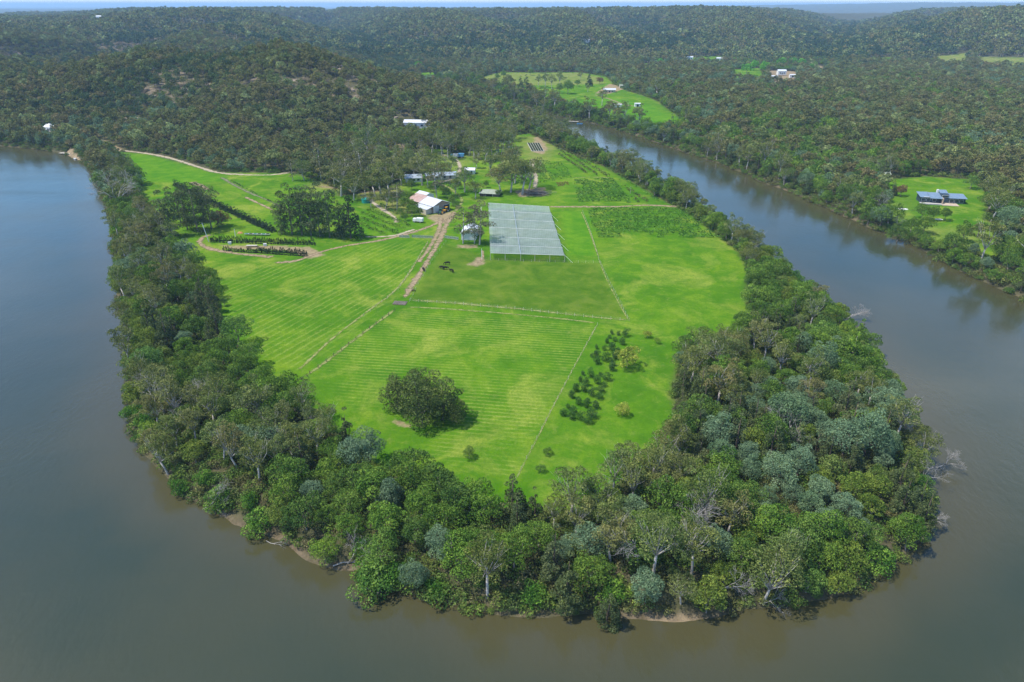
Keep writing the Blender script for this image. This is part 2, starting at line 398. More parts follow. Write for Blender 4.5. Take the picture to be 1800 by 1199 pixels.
# ------------------------------------------------------------------ zones of the valley floor (photo pixels laid on the ground)
FIELDS = {
    'home': [(318, 440), (330, 412), (420, 395), (470, 385), (560, 340), (600, 345), (660, 335), (700, 318), (800, 285), (850, 245), (930, 235), (985, 262), (1060, 292), (1120, 325), (1180, 360), (1215, 378),
             (1250, 405), (1296, 440), (1318, 480), (1308, 520), (1322, 558), (1270, 600), (1195, 632), (1180, 690), (1195, 745), (1178, 800), (1095, 850), (1020, 900), (930, 908), (850, 890), (780, 862), (700, 840), (620, 790),
             (560, 730), (480, 690), (440, 640), (400, 620), (385, 560), (368, 500)],
    'back': [(200, 266), (262, 270), (385, 304), (520, 305), (600, 335), (560, 372), (480, 415), (420, 402), (330, 412), (318, 440), (300, 420), (252, 372), (246, 325)],
    'opposite': [(828, 139), (880, 127), (1020, 129), (1066, 138), (1088, 158), (1158, 184), (1208, 218), (1190, 233), (1112, 221), (1060, 205), (1000, 190), (930, 172), (865, 154)],
    'lawn': [(1548, 375), (1570, 345), (1545, 318), (1620, 312), (1705, 318), (1735, 345), (1732, 388), (1750, 405), (1764, 432), (1752, 460), (1712, 448), (1680, 436), (1640, 425), (1590, 405)],
    'lawn2': [(1772, 432), (1785, 420), (1800, 445), (1780, 465)],
    'clear1': [(1284, 123), (1335, 120), (1345, 146), (1292, 150)],
    'clear2': [(735, 128), (770, 126), (775, 133), (742, 135)],
    'terrace': [(1715, 109), (1820, 112), (1830, 130), (1725, 125)], 'terrace3': [(1525, 106), (1565, 106), (1570, 117), (1525, 116)], 'terrace4': [(1205, 103), (1270, 101), (1275, 114), (1205, 116)], 'valley': [(1128, 114), (1180, 112), (1190, 124), (1135, 126)],
    'terrace2': [(1645, 107), (1695, 107), (1700, 121), (1650, 121)],
    'upper': [(715, 262), (780, 262), (840, 300), (830, 320), (740, 300)],
    'slope': [(630, 276), (700, 262), (715, 285), (650, 300)],
}
PATCH = {
    'mow1': [(372, 500), (395, 470), (545, 455), (650, 432), (752, 420), (700, 520), (620, 585), (525, 652), (440, 620), (405, 560)],
    'mow2': [(696, 545), (1046, 572), (905, 835), (800, 815), (700, 760), (560, 690), (540, 660)],
    'dark': [(782, 428), (860, 452), (1050, 463), (1102, 560), (722, 528)],
    'dry': [(560, 318), (640, 322), (700, 330), (740, 375), (690, 380), (640, 348), (590, 335), (540, 330)],
    'lush': [(205, 268), (262, 274), (382, 308), (400, 318), (330, 322), (250, 318)],
    'lush2': [(985, 370), (1035, 372), (1050, 450), (1000, 448)],
    'lush3': [(1010, 178), (1080, 175), (1150, 190), (1195, 216), (1172, 222), (1100, 206)],
    'd3': [(700, 268), (790, 264), (850, 250), (880, 262), (800, 300), (740, 300)], 'd4': [(905, 240), (960, 240), (985, 262), (950, 290), (925, 280)],
    'd5': [(1548, 375), (1590, 350), (1600, 392), (1640, 400), (1750, 410), (1764, 432), (1712, 448), (1640, 425)],
    'd1': [(1715, 109), (1820, 112), (1830, 130), (1725, 125)], 'd2': [(1645, 107), (1695, 107), (1700, 121), (1650, 121)],
    'drylawn': [(838, 137), (880, 128), (1020, 130), (1060, 140), (1060, 150), (900, 150)],
    'leafy': [(620, 375), (700, 360), (730, 395), (690, 418), (630, 415)],
}
DIRT = {
    'yard': [(738, 376), (762, 378), (795, 370), (800, 380), (788, 396), (765, 392)],
    'nursery': [(385, 431), (470, 431), (545, 434), (572, 448), (548, 455), (500, 440), (400, 438)],
    'cattle': [(820, 465), (838, 452), (850, 448), (853, 462), (838, 470)],
    'underwhite': [(802, 430), (842, 430), (840, 436), (808, 437)],
    'bare': [(938, 242), (950, 240), (965, 262), (955, 272), (935, 268)],
    'bare2': [(905, 335), (960, 328), (958, 345), (910, 346)],
    'pad': [(164, 246), (182, 246), (218, 262), (205, 268), (185, 268)],
    'cut': [(697, 254), (714, 252), (716, 272), (702, 272)],
    'ridgetop': [(700, 222), (728, 214), (735, 224), (708, 232)],
    'opp': [(1045, 166), (1070, 150), (1100, 152), (1098, 160), (1070, 168)],
    'far': [(1350, 124), (1400, 126), (1398, 150), (1350, 150)],
    'far2': [(1434, 114), (1448, 118), (1450, 130), (1434, 130)],
    'bank': [(590, 985), (640, 990), (648, 1010), (600, 1003)],
    'bank2': [(1130, 1072), (1190, 1062), (1255, 1076), (1262, 1090), (1125, 1092)],
    'house': [(1618, 352), (1660, 362), (1690, 360), (1690, 350)],
    'jettypad': [(112, 262), (126, 260), (146, 277), (132, 277)],
    'clump': [(690, 735), (745, 750), (720, 755), (690, 745)],
    'lonebase': [(408, 612), (426, 606), (430, 616), (414, 620)],
}
FIELDW = {k: GP(v) for k, v in FIELDS.items()}
PATCHW = {k: GP(v) for k, v in PATCH.items()}
DIRTW = {}
for k, v in DIRT.items():
    if k in ('cut', 'ridgetop', 'pad', 'far', 'far2'): DIRTW[k] = np.array([GT(*q)[:2] for q in v])
    else: DIRTW[k] = GP(v)

# ------------------------------------------------------------------ the ground: one sheet, fine near the farm, coarse towards the horizon
def build_ground():
    u = np.concatenate([np.linspace(-3, -1.12, 50, endpoint=False), np.linspace(-1.12, 1.12, 820), np.linspace(1.12, 3, 51)[1:]])
    D = np.concatenate([[-400, -100, 20], np.geomspace(60, 1600, 760), np.geomspace(1600, 60000, 230)[1:]])
    X = u[None, :] * np.maximum(D, 130)[:, None]
    Y = np.repeat(D[:, None], len(u), 1)
    x, y = X.ravel(), Y.ravel()
    z = height(x, y)
    sd = land_sd(x, y); dh = -sdist(x, y, VALLEY)
    grass = np.zeros(x.shape)
    for k, p in FIELDW.items(): grass = np.maximum(grass, mask(x, y, p, 2.5 if k == 'home' else 4.0))
    mow1, mow2, dark = (mask(x, y, PATCHW[k], 3) for k in ('mow1', 'mow2', 'dark'))
    dry = np.maximum(mask(x, y, PATCHW['dry'], 8), .7 * mask(x, y, PATCHW['drylawn'], 8))
    dry = np.maximum(dry, .8 * np.maximum(mask(x, y, PATCHW['d1'], 8), mask(x, y, PATCHW['d2'], 8)))
    dry = np.maximum(dry, np.maximum(np.maximum(.5 * mask(x, y, PATCHW['d3'], 12), .4 * mask(x, y, PATCHW['d5'], 10)), .6 * mask(x, y, PATCHW['d4'], 8)))
    lush = np.maximum(np.maximum(mask(x, y, PATCHW['lush'], 5), mask(x, y, PATCHW['lush2'], 2)), np.maximum(mask(x, y, PATCHW['lush3'], 6), .6 * mask(x, y, PATCHW['leafy'], 6)))
    dirt = np.zeros(x.shape)
    for k, p in DIRTW.items(): dirt = np.maximum(dirt, mask(x, y, p, 3.2))
    sand = sstep(2.6, .3, np.abs(sd - .2)) * (sstep(.05, .4, fbm(x, y, 30, 3, 61)) * .75 + .25)
    rock = sstep(.18, .42, fbm(x, y * 1.6, 90, 4, 71)) * sstep(20, 90, dh) * sstep(2600, 1500, y)
    V = np.stack([x, y, z], 1)
    nx, ny = len(u), len(D)
    i = np.arange(nx * ny).reshape(ny, nx)
    F = np.stack([i[:-1, :-1], i[:-1, 1:], i[1:, 1:], i[1:, :-1]], -1).reshape(-1, 4)
    me = mesh_np("ground", V, F, {'zone_a': ('FLOAT_COLOR', np.stack([grass, mow1, mow2, dark], 1)),
                                  'zone_b': ('FLOAT_COLOR', np.stack([dry, dirt, sand, rock], 1)), 'lush': ('FLOAT', lush)}, True)
    m = NT('ground_cover'); P = m.pos()
    A = m.n("Attribute", _attribute_name='zone_a'); B = m.n("Attribute", _attribute_name='zone_b'); L = m.n("Attribute", _attribute_name='lush').outputs['Fac']
    sa, sb = m.n("SeparateColor", Color=A.outputs['Color']), m.n("SeparateColor", Color=B.outputs['Color'])
    big, mid, fine, patch = m.noise(.018, 4, .6, P), m.noise(.11, 4, .6, P, .4), m.noise(.9, 4, .7, P), m.noise(.045, 6, .68, P, .8)
    green = m.ramp(m.math('ADD', m.math('MULTIPLY', big, .5), m.math('MULTIPLY', mid, .5)), [(.38, (0.048, 0.143, 0.007)), (.5, (0.088, 0.198, 0.009)), (.62, (0.162, 0.255, 0.016))])
    yel = m.ramp(patch, [(.50, 0.0), (.66, 1.0)])
    green = m.mix(m.math('MULTIPLY', yel, .72), green, (.285, .320, .050))
    deep = m.ramp(m.noise(.032, 6, .7, P, 1.2), [(.46, 0.0), (.66, 1.0)])
    green = m.mix(m.math('MULTIPLY', deep, .72), green, (.048, .150, .006))
    weed = m.ramp(m.noise(.28, 5, .75, P, .5), [(.55, 0.0), (.75, 1.0)])
    green = m.mix(m.math('MULTIPLY', weed, .55), green, (.235, .245, .065))
    green = m.mix(L, green, m.ramp(mid, [(.35, (0.057, 0.189, 0.007)), (.65, (0.123, 0.252, 0.012))]))
    olive = m.ramp(m.math('ADD', m.math('MULTIPLY', mid, .6), m.math('MULTIPLY', fine, .4)), [(.40, (0.049, 0.101, 0.009)), (.5, (0.081, 0.133, 0.013)), (.60, (0.142, 0.168, 0.029))])
    green = m.mix(m.math('MULTIPLY', A.outputs['Alpha'], .68), green, olive)
    # lines of cut grass
    def lines(ang, spacing, wob, lo, hi):
        sx = m.n("SeparateXYZ", Vector=P)
        d = m.math('ADD', m.math('MULTIPLY', sx.outputs[0], math.cos(ang) / spacing), m.math('MULTIPLY', sx.outputs[1], math.sin(ang) / spacing))
        d = m.math('ADD', d, m.math('MULTIPLY', m.noise(.03, 2, .5, P), wob))
        w = m.math('SINE', m.math('MULTIPLY', d, 2 * math.pi))
        w = m.math('ADD', w, m.math('MULTIPLY', m.math('SUBTRACT', m.noise(.8, 5, .75, P), .5), 3.2))
        k = m.ramp(m.math('MULTIPLY_ADD', w, .25) if False else m.math('ADD', m.math('MULTIPLY', w, .25), .5), [(lo, 0.0), (hi, 1.0)])
        return k
    a1, b1 = G(460, 627), G(597, 550); d1 = math.atan2(*(b1 - a1)[::-1]) + math.pi / 2
    a2, b2 = G(700, 620), G(1000, 640); d2 = math.atan2(*(b2 - a2)[::-1]) + math.pi / 2
    k1 = m.math('MULTIPLY', m.math('MULTIPLY', lines(d1, 3.2, 1.2, .58, .88), .55), m.math('MULTIPLY', sa.outputs[1], m.ramp(m.noise(.035, 3, .6, P), [(.34, .15), (.54, 1.0)])))
    k2 = m.math('MULTIPLY', lines(d2, 1.9, .9, .52, .80), m.math('MULTIPLY', sa.outputs[2], m.ramp(m.noise(.028, 4, .65, P), [(.40, .05), (.56, 1.0)])))
    cut = m.math('MAXIMUM', k1, m.math('MULTIPLY', k2, .5))
    green = m.mix(cut, green, (.330, .360, .085))
    green = m.mix(m.math('MULTIPLY', m.ramp(fine, [(.45, 0.0), (.75, 1.0)]), .5), green, (.042, .120, .006))
    dryc = m.ramp(mid, [(.35, (.14, .18, .03)), (.65, (.27, .23, .09))])
    green = m.mix(sb.outputs[0], green, dryc)
    tuft = m.ramp(m.noise(2.4, 3, .8, P), [(.36, 0.0), (.62, 1.0)])
    green = m.mix(m.math('MULTIPLY', tuft, .30), green, (.040, .115, .006))
    floor_ = m.ramp(m.noise(.22, 5, .7, P), [(.32, (.040, .048, .020)), (.5, (.075, .075, .036)), (.68, (.12, .10, .06))])
    col = m.mix(sa.outputs[0], floor_, green)
    rockc = m.ramp(m.noise(.12, 6, .7, P), [(.38, (.09, .075, .05)), (.55, (.24, .19, .14)), (.7, (.42, .36, .30))])
    col = m.mix(m.math('MULTIPLY', sb.outputs[2] if False else B.outputs['Alpha'], m.ramp(m.noise(.09, 4, .6, P), [(.45, .1), (.6, 1.0)])), col, rockc)
    sandc = m.ramp(m.noise(.6, 5, .6, P), [(.3, (.075, .058, .036)), (.7, (.20, .155, .10))])
    col = m.mix(sb.outputs[2], col, sandc)
    ragged = m.math('ADD', sb.outputs[1], m.math('MULTIPLY', m.math('SUBTRACT', m.noise(.22, 6, .72, P), .5), 1.9))
    dirtc = m.ramp(m.noise(.5, 5, .65, P), [(.3, (.20, .145, .085)), (.7, (.36, .275, .17))])
    col = m.mix(m.ramp(ragged, [(.42, 0.0), (.85, .9)]), col, dirtc)
    nb = m.bump(m.math('ADD', m.noise(.7, 4, .7, P), m.math('MULTIPLY', m.noise(2.2, 3, .7, P), .5)), .55, .5)
    me.materials.append(m.done(m.bsdf(col, 1.0, .0, nb)))
    return tag(link(bpy.data.objects.new("ground", me)), "rolling green and wooded ground of the river valley", None, None, 'structure')
build_ground()

def build_water():
    xs = np.concatenate([[-9000, -3000], np.linspace(-1100, 700, 300), [3000, 9000]]); ys = np.concatenate([[-2500, -300], np.linspace(0, 1750, 300), [2600]])
    X, Y = np.meshgrid(xs, ys); i = np.arange(X.size).reshape(X.shape)
    sh = .8 * sstep(-22, 0, land_sd(X.ravel(), Y.ravel()) + 9 * fbm(X.ravel(), Y.ravel(), 45, 3, 401))
    me = mesh_np("river_water", np.column_stack([X.ravel(), Y.ravel(), 0 * X.ravel()]), np.stack([i[:-1, :-1], i[:-1, 1:], i[1:, 1:], i[1:, :-1]], -1).reshape(-1, 4), {'shallow': ('FLOAT', sh)})
    m = NT('river_surface'); P = m.pos()
    col = m.ramp(m.noise(.012, 4, .55, P, .5), [(.35, (.032, .041, .020)), (.65, (.052, .052, .022))])
    col = m.mix(m.n("Attribute", _attribute_name='shallow').outputs['Fac'], col, (.066, .058, .024))
    sc = m.n("VectorMath", _operation='MULTIPLY'); m.set(sc.inputs[0], P); sc.inputs[1].default_value = (1.0, .55, 1)
    calm = m.ramp(m.noise(.006, 3, .5, P, .6), [(.35, .35), (.65, 1.0)])
    h = m.math('ADD', m.noise(.55, 4, .6, sc.outputs[0], .3), m.math('MULTIPLY', m.noise(.10, 2, .5, sc.outputs[0]), 1.2))
    nb = m.n("Bump", Distance=.26, Height=h); m.set(nb.inputs['Strength'], m.math('MULTIPLY', calm, .38))
    st = m.n("VectorMath", _operation='MULTIPLY'); m.set(st.inputs[0], P); st.inputs[1].default_value = (.35, 1.0, 1)
    ro = m.ramp(m.noise(.020, 5, .6, st.outputs[0], .6), [(.35, .07), (.65, .20)])
    b = m.bsdf(col, ro, .5, nb.outputs[0]); b.inputs['IOR'].default_value = 1.5
    me.materials.append(m.done(b))
    return tag(link(bpy.data.objects.new("river_water", me)), "brown green river bending round the peninsula", None, None, 'structure')
build_water()

# ------------------------------------------------------------------ tracks (strips a few mm above the ground, ragged edges)
def track_mat(name, lo, hi, cover):
    m = NT(name); P = m.pos()
    e = m.n("Attribute", _attribute_name='edge').outputs['Fac']
    col = m.ramp(m.noise(.6, 5, .65, P), [(.3, lo), (.7, hi)])
    a = m.math('ADD', e, m.math('MULTIPLY', m.math('SUBTRACT', m.noise(.40, 6, .75, P), .5), 2.4))
    fac = m.ramp(a, [(.46 - cover * .4, 0.0), (.92 - cover * .3, 1.0)])
    b = m.bsdf(col, .95, .08); t = m.n("BsdfTransparent"); mx = m.n("MixShader", Fac=fac)
    m.t.links.new(t.outputs[0], mx.inputs[1]); m.t.links.new(b.outputs[0], mx.inputs[2])
    return m.done(mx)
MT = {'dirt': track_mat('track_dirt', (.19, .14, .08), (.36, .275, .165), .12), 'pale': track_mat('track_gravel', (.28, .23, .15), (.46, .39, .27), .35),
      'worn': track_mat('worn_grass', (.16, .21, .04), (.27, .26, .10), -.1), 'grey': track_mat('rubble_strip', (.12, .14, .06), (.20, .19, .11), .0)}

def strip(name, pts, width, mat, label, lift=.05, hill=False):
    P = [np.array(GT(*q)[:2]) if hill else G(*q) for q in pts]
    # smooth resample
    out = []
    for i in range(len(P) - 1):
        p0, p1, p2, p3 = P[max(i - 1, 0)], P[i], P[i + 1], P[min(i + 2, len(P) - 1)]
        n = max(2, int(np.linalg.norm(p2 - p1) / 2.5))
        for t in np.linspace(0, 1, n, endpoint=False):
            out.append(.5 * (2 * p1 + (p2 - p0) * t + (2 * p0 - 5 * p1 + 4 * p2 - p3) * t * t + (3 * p1 - p0 - 3 * p2 + p3) * t ** 3))
    out.append(P[-1]); C = np.array(out)
    T = np.gradient(C, axis=0); T /= np.maximum(np.linalg.norm(T, axis=1, keepdims=True), 1e-6)
    Nn = np.stack([-T[:, 1], T[:, 0]], 1)
    wv = width * (1 + .35 * fbm(C[:, 0], C[:, 1], 9, 2, 91))
    k = np.array([-1, -.6, -.2, .2, .6, 1.0])
    XY = C[:, None, :] + Nn[:, None, :] * (wv[:, None] * .75 * k[None, :])[..., None]
    x, y = XY[..., 0].ravel(), XY[..., 1].ravel()
    z = height(x, y) + lift
    e = np.tile(1 - np.abs(k) ** 1.5, len(C))
    e[:6] *= .4; e[-6:] *= .4
    i = np.arange(len(C) * 6).reshape(-1, 6)
    F = np.stack([i[:-1, :-1], i[1:, :-1], i[1:, 1:], i[:-1, 1:]], -1).reshape(-1, 4)
    me = mesh_np(name, np.stack([x, y, z], 1), F, {'edge': ('FLOAT', e)}, True)
    me.materials.append(MT[mat])
    return tag(link(bpy.data.objects.new(name, me)), label, None, None, 'structure')

strip('dirt_track', [(800, 372), (786, 392), (768, 430), (748, 465), (722, 505), (712, 524)], 3.3, 'dirt', "main dirt track down from the barn yard")
strip('dirt_track', [(776, 382), (770, 408), (752, 440), (735, 462)], 2.6, 'dirt', "second wheel track beside the main dirt track", .07)
strip('dirt_track', [(786, 384), (745, 402), (700, 416), (650, 426), (600, 434), (560, 444), (520, 458), (480, 462)], 2.8, 'dirt', "dirt track from the barn to the pot rows", .06)
strip('dirt_track', [(640, 417), (690, 415), (730, 403)], 1.8, 'pale', "short pale track branching toward the tall trees", .08)
strip('dirt_track', [(480, 452), (420, 446), (372, 438), (352, 428), (356, 418), (376, 412)], 3.4, 'dirt', "dirt loop round the end of the pot rows", .09)
strip('gravel_track', [(160, 246), (185, 258), (215, 264), (262, 270), (300, 278), (345, 292), (385, 304), (430, 308), (475, 308), (512, 303)], 3.4, 'pale', "pale gravel track along the foot of the wooded hill")
strip('dirt_track', [(800, 372), (812, 352), (800, 338), (790, 330), (772, 322)], 2.6, 'worn', "dirt track climbing behind the barn")
strip('gravel_track', [(770, 322), (796, 314), (808, 300), (806, 286), (792, 276), (775, 272)], 3.0, 'pale', "pale drive curving past the long house")
strip('gravel_track', [(636, 342), (648, 350), (668, 365), (690, 380), (698, 392)], 2.4, 'pale', "pale track past the teal water tank")
strip('dirt_track', [(560, 328), (600, 332), (640, 338), (690, 330)], 3.2, 'dirt', "dusty track under the pale gum trees")
strip('dirt_track', [(965, 363), (1010, 363), (1080, 363), (1140, 361), (1195, 364)], 3.2, 'dirt', "dirt lane between the two crop blocks")
strip('dirt_track', [(936, 280), (938, 296), (942, 312), (940, 330)], 3.0, 'pale', "bare strip beside the upper crop block")
strip('dirt_track', [(1005, 312), (1040, 311), (1075, 312)], 1.8, 'worn', "worn lane above the square crop block")
strip('grass_track', [(694, 545), (660, 570), (620, 600), (575, 635), (535, 664)], 1.6, 'worn', "worn grass track between the two mown fields")
strip('grass_track', [(752, 426), (735, 455), (718, 482), (690, 515), (640, 552), (585, 595), (525, 652)], 1.3, 'worn', "worn edge along the left mown field", .07)
strip('dirt_strip', [(722, 528), (790, 532), (880, 540), (960, 548), (1040, 557), (1104, 563)], 1.5, 'worn', "dirt strip along the foot of the olive paddock")
strip('grass_track', [(714, 540), (800, 544), (900, 552), (1000, 562), (1048, 568)], 1.2, 'worn', "worn strip along the top of the near field", .07)
strip('dirt_strip', [(1050, 570), (1020, 625), (985, 690), (945, 770), (906, 845)], .42, 'worn', "narrow bare line under the lower fence")
strip('dirt_strip', [(1052, 456), (1066, 490), (1086, 530), (1104, 562)], .6, 'worn', "narrow bare line beside the olive paddock")
strip('dirt_strip', [(1022, 372), (1036, 405), (1052, 452)], 1.0, 'worn', "worn line beside the net canopy strip")
strip('dirt_strip', [(848, 440), (848, 455), (838, 464)], 1.6, 'dirt', "bare cattle pad below the white shed")
strip('dirt_strip', [(388, 312), (430, 335), (470, 352), (510, 372)], 2.6, 'grey', "weedy brown strip in the far field")
strip('dirt_strip', [(430, 346), (455, 358), (480, 370)], 2.2, 'dirt', "short bare bed in the far field", .08)
strip('dirt_strip', [(335, 320), (352, 326), (366, 334)], 5.0, 'dirt', "bare patch beside the hedge end")
strip('gravel_track', [(928, 155), (945, 160), (962, 164)], 2.6, 'pale', "pale track crossing the field over the river")
strip('dirt_track', [(1045, 168), (1065, 174), (1100, 186), (1130, 190)], 3.0, 'dirt', "dirt track on the field over the river")

# ------------------------------------------------------------------ foliage: leaf sprays spread through lobes
def lobes_mesh(name, lobes, n, leaf, seed, low=-.45, jitter=.7, keep=.78, shell=(.68, 1.06), aspect=.7):
    g = np.random.default_rng(seed)
    L = np.asarray(lobes, float)                        # cx cy cz rx ry rz
    area = (L[:, 3] * L[:, 4] + L[:, 4] * L[:, 5] + L[:, 3] * L[:, 5])
    idx = g.choice(len(L), int(n * 1.9), p=area / area.sum())
    d = g.normal(size=(len(idx), 3)); d /= np.linalg.norm(d, axis=1, keepdims=True)
    ok = d[:, 2] > low + .3 * g.random(len(idx)); idx, d = idx[ok], d[ok]
    rr = shell[0] + (shell[1] - shell[0]) * g.random(len(idx)) ** .6
    p = L[idx, :3] + d * L[idx, 3:6] * rr[:, None]
    deep = np.full(len(p), 9.0)
    for l in L: deep = np.minimum(deep, np.linalg.norm((p - l[:3]) / l[3:6], axis=1))
    ok = deep > keep * shell[0] * 1.0
    p, d, idx = p[ok][:n], d[ok][:n], idx[ok][:n]
    m = len(p)
    nrm = d + jitter * g.normal(size=(m, 3)); nrm /= np.linalg.norm(nrm, axis=1, keepdims=True)
    t = np.cross(nrm, g.normal(size=(m, 3))); t /= np.maximum(np.linalg.norm(t, axis=1, keepdims=True), 1e-6)
    b = np.cross(nrm, t)
    s = leaf * (.55 + .75 * g.random(m))[:, None]; w = s * aspect * (.7 + .6 * g.random(m))[:, None]
    V = np.stack([p - t * s * .5, p + b * w * .5 + t * s * .05, p + t * s * .5 - nrm * s * .12, p - b * w * .5 + t * s * .05], 1).reshape(-1, 3)
    F = np.arange(4 * m).reshape(-1, 4)
    lt = g.normal(size=len(L)) * .55
    tint = np.repeat(np.clip(lt[idx] + .6 * g.normal(size=m), -1.6, 1.8), 4)
    return mesh_np(name, V, F, {'tint': ('FLOAT', tint)})

def limbs(mb, base, tips, r0, g, bend=.25, n=5):
    for t in tips:
        t = Vector(t); b = Vector(base); L = (t - b).length
        mid = b.lerp(t, .5) + Vector((g.normal() * bend * L * .3, g.normal() * bend * L * .3, L * .08))
        q = b.lerp(mid, .5) + Vector((g.normal(), g.normal(), 0)) * bend * L * .06
        r = r0 * (.5 + .3 * g.random())
        mb.tube([b, q, mid, mid.lerp(t, .55), t], [r, r * .8, r * .6, r * .4, r * .18], n)

def gum(seed, H_=16, spread=5.2, nl=13, n=2300, leaf=.62, fork=.38, sub=3, bare=3):
    g = np.random.default_rng(seed); lob, tips = [], []
    for i in range(nl):
        a = 2.4 * i + g.normal() * .35; q = math.sqrt((i + .5) / nl)
        rad = spread * (.15 + .85 * q) * (.8 + .35 * g.random())
        z = H_ * (.97 - .34 * q ** 1.7 + g.normal() * .055)
        c = np.array([rad * math.cos(a), rad * math.sin(a), z]); tips.append(c)
        for k in range(sub):
            r = spread * (.22 + .15 * g.random())
            o = g.normal(size=3) * np.array([r * .75, r * .75, r * .55])
            lob.append([*(c + o), r * 1.08, r * 1.08, r * .78])
    for i in range(nl // 2):                            # hanging inner sprays
        a = g.random() * 6.28; rad = spread * .6 * g.random(); r = spread * .2
        lob.append([rad * math.cos(a), rad * math.sin(a), H_ * (.45 + .2 * g.random()), r, r, r])
    mb = MB(); lean = g.normal(size=2) * .05 * H_
    f = Vector((lean[0], lean[1], H_ * fork)); r0 = H_ * .022
    mb.tube([(0, 0, -1.2), (0, 0, 0), (lean[0] * .4, lean[1] * .4, H_ * fork * .5), f], [r0 * 1.5, r0 * 1.2, r0, r0 * .8], 7)
    limbs(mb, f, [Vector(t) - Vector((0, 0, .6)) for t in tips], r0 * .62, g)
    for i in range(bare):
        a = g.random() * 6.28; t = Vector((spread * .95 * math.cos(a), spread * .95 * math.sin(a), H_ * (.7 + .35 * g.random())))
        limbs(mb, f, [t], r0 * .5, g); limbs(mb, f.lerp(t, .6), [t + Vector((g.normal(), g.normal(), 1.2)) * 1.3 for _ in range(3)], r0 * .22, g, .2, 4)
    return mb, lobes_mesh("crown", lob, n, leaf, seed + 1)

def column(seed, H_=22, spread=3.6, nl=19, n=3000, leaf=.55, low=.24, sub=2, fat=1.0):
    g = np.random.default_rng(seed); lob, tips = [], []
    for i in range(nl):
        f = i / (nl - 1); a = 2.4 * i + g.normal() * .5; z = H_ * (low + (.95 - low) * f)
        rad = spread * (.25 + .75 * math.sin(math.pi * (.18 + .66 * f)) ** .8) * (.35 + .65 * g.random())
        c = np.array([rad * math.cos(a), rad * math.sin(a), z]); tips.append(c)
        for k in range(sub):
            r = spread * (.26 + .16 * g.random()) * fat; lob.append([*(c + g.normal(size=3) * r * .6), r, r, r * .8])
    mb = MB(); r0 = H_ * .014; lx, ly = g.normal(size=2) * .025 * H_
    mb.tube([(0, 0, -1.2), (0, 0, 0), (lx * .5, ly * .5, H_ * .4), (lx, ly, H_ * .9)], [r0 * 1.6, r0 * 1.25, r0 * .9, r0 * .25], 7)
    for t in tips[::2]: limbs(mb, Vector((lx * .5, ly * .5, max(H_ * .2, t[2] - spread * .8))), [t], r0 * .4, g)
    return mb, lobes_mesh("crown", lob, n, leaf, seed + 1)

def dome(seed, H_=10, rad=4.6, n=2300, leaf=.55, nl=26, flat=.85, lr=(.28, .2), low=.16, trunk=.3, jitter=.6, span=1.45):
    g = np.random.default_rng(seed); lob = []
    sx, sy = 1 + .18 * g.normal(), 1 + .18 * g.normal()
    cz = H_ * (low + (1 - low) * .45); rz = H_ - cz
    for i in range(nl):
        y = 1 - (i + .5) / nl * span; a = 2.39996 * i + g.normal() * .2; q = math.sqrt(max(0, 1 - y * y))
        k = .72 + .16 * g.normal(); r = rad * (lr[0] + lr[1] * g.random())
        lob.append([rad * sx * q * math.cos(a) * k, rad * sy * q * math.sin(a) * k, cz + rz * y * k, r, r, r * flat])
    mb = MB(); r0 = H_ * .022
    f = Vector((g.normal() * .3, g.normal() * .3, H_ * trunk))
    mb.tube([(0, 0, -1.2), (0, 0, 0), f], [r0 * 1.5, r0 * 1.2, r0 * .9], 6)
    limbs(mb, f, [Vector(l[:3]) for l in lob[::4]], r0 * .7, g)
    return mb, lobes_mesh("crown", lob, n, leaf, seed + 1, -.55, jitter)

def cone(seed, H_=16, rad=3.6, n=2100, leaf=.6, tiers=9, low=.12, pw=.8, jitter=.8, per=4.2):
    g = np.random.default_rng(seed); lob = []
    for t in range(tiers):
        f = t / (tiers - 1); z = H_ * (low + (.96 - low) * f); rr = rad * (1 - f) ** pw * (.85 + .3 * g.random()) + .25
        for k in range(max(1, int(per * (1 - f) + 1.5))):
            a = g.random() * 6.28; r = rad * (.18 + .22 * (1 - f)) * (.8 + .5 * g.random())
            lob.append([rr * .75 * math.cos(a), rr * .75 * math.sin(a), z + g.normal() * .4, r, r, r * .85])
    mb = MB(); r0 = H_ * .018
    mb.tube([(0, 0, -1), (0, 0, 0), (g.normal() * .15, g.normal() * .15, H_ * .5), (0, 0, H_ * .92)], [r0 * 1.6, r0 * 1.2, r0 * .8, r0 * .2], 6)
    limbs(mb, Vector((0, 0, H_ * .3)), [Vector(l[:3]) for l in lob[::6]], r0 * .5, g)
    return mb, lobes_mesh("crown", lob, n, leaf, seed + 1, -.6, jitter)

def bare_tree(seed, H_=12, spread=.55, depth=5, lean=(0, 0), r0=.22, kids=3):
    g = np.random.default_rng(seed); mb = MB(); tw = MB()
    def grow(p, d, L, r, k):
        q = p + d * L * .5 + Vector((g.normal(), g.normal(), g.normal())) * L * .06; e = p + d * L
        (mb if k >= depth - 1 else tw).tube([p, q, e], [r, r * .8, r * .62], 5 if k > 2 else 3)
        if k <= 0: return
        for j in range(kids if k < depth else kids + 1):
            nd = (d + Vector((g.normal(), g.normal(), g.normal() * .6 + .12)) * spread).normalized()
            st = p.lerp(e, .55 + .45 * g.random()) if j else e
            grow(st, nd, L * (.62 + .2 * g.random()), max(r * .56, .022), k - 1)
    d = Vector((lean[0], lean[1], 1)).normalized()
    grow(Vector((0, 0, -.6)), d, H_ * .36, r0, depth)
    return mb, tw

PROTO = {}
def proto(kind, variants, leafmat_, barkmat):
    out = []
    for mb, crown in variants:
        crown.materials.append(M[leafmat_])
        out.append((mb.mesh("trunk", M[barkmat], True), crown))
    PROTO[kind] = out

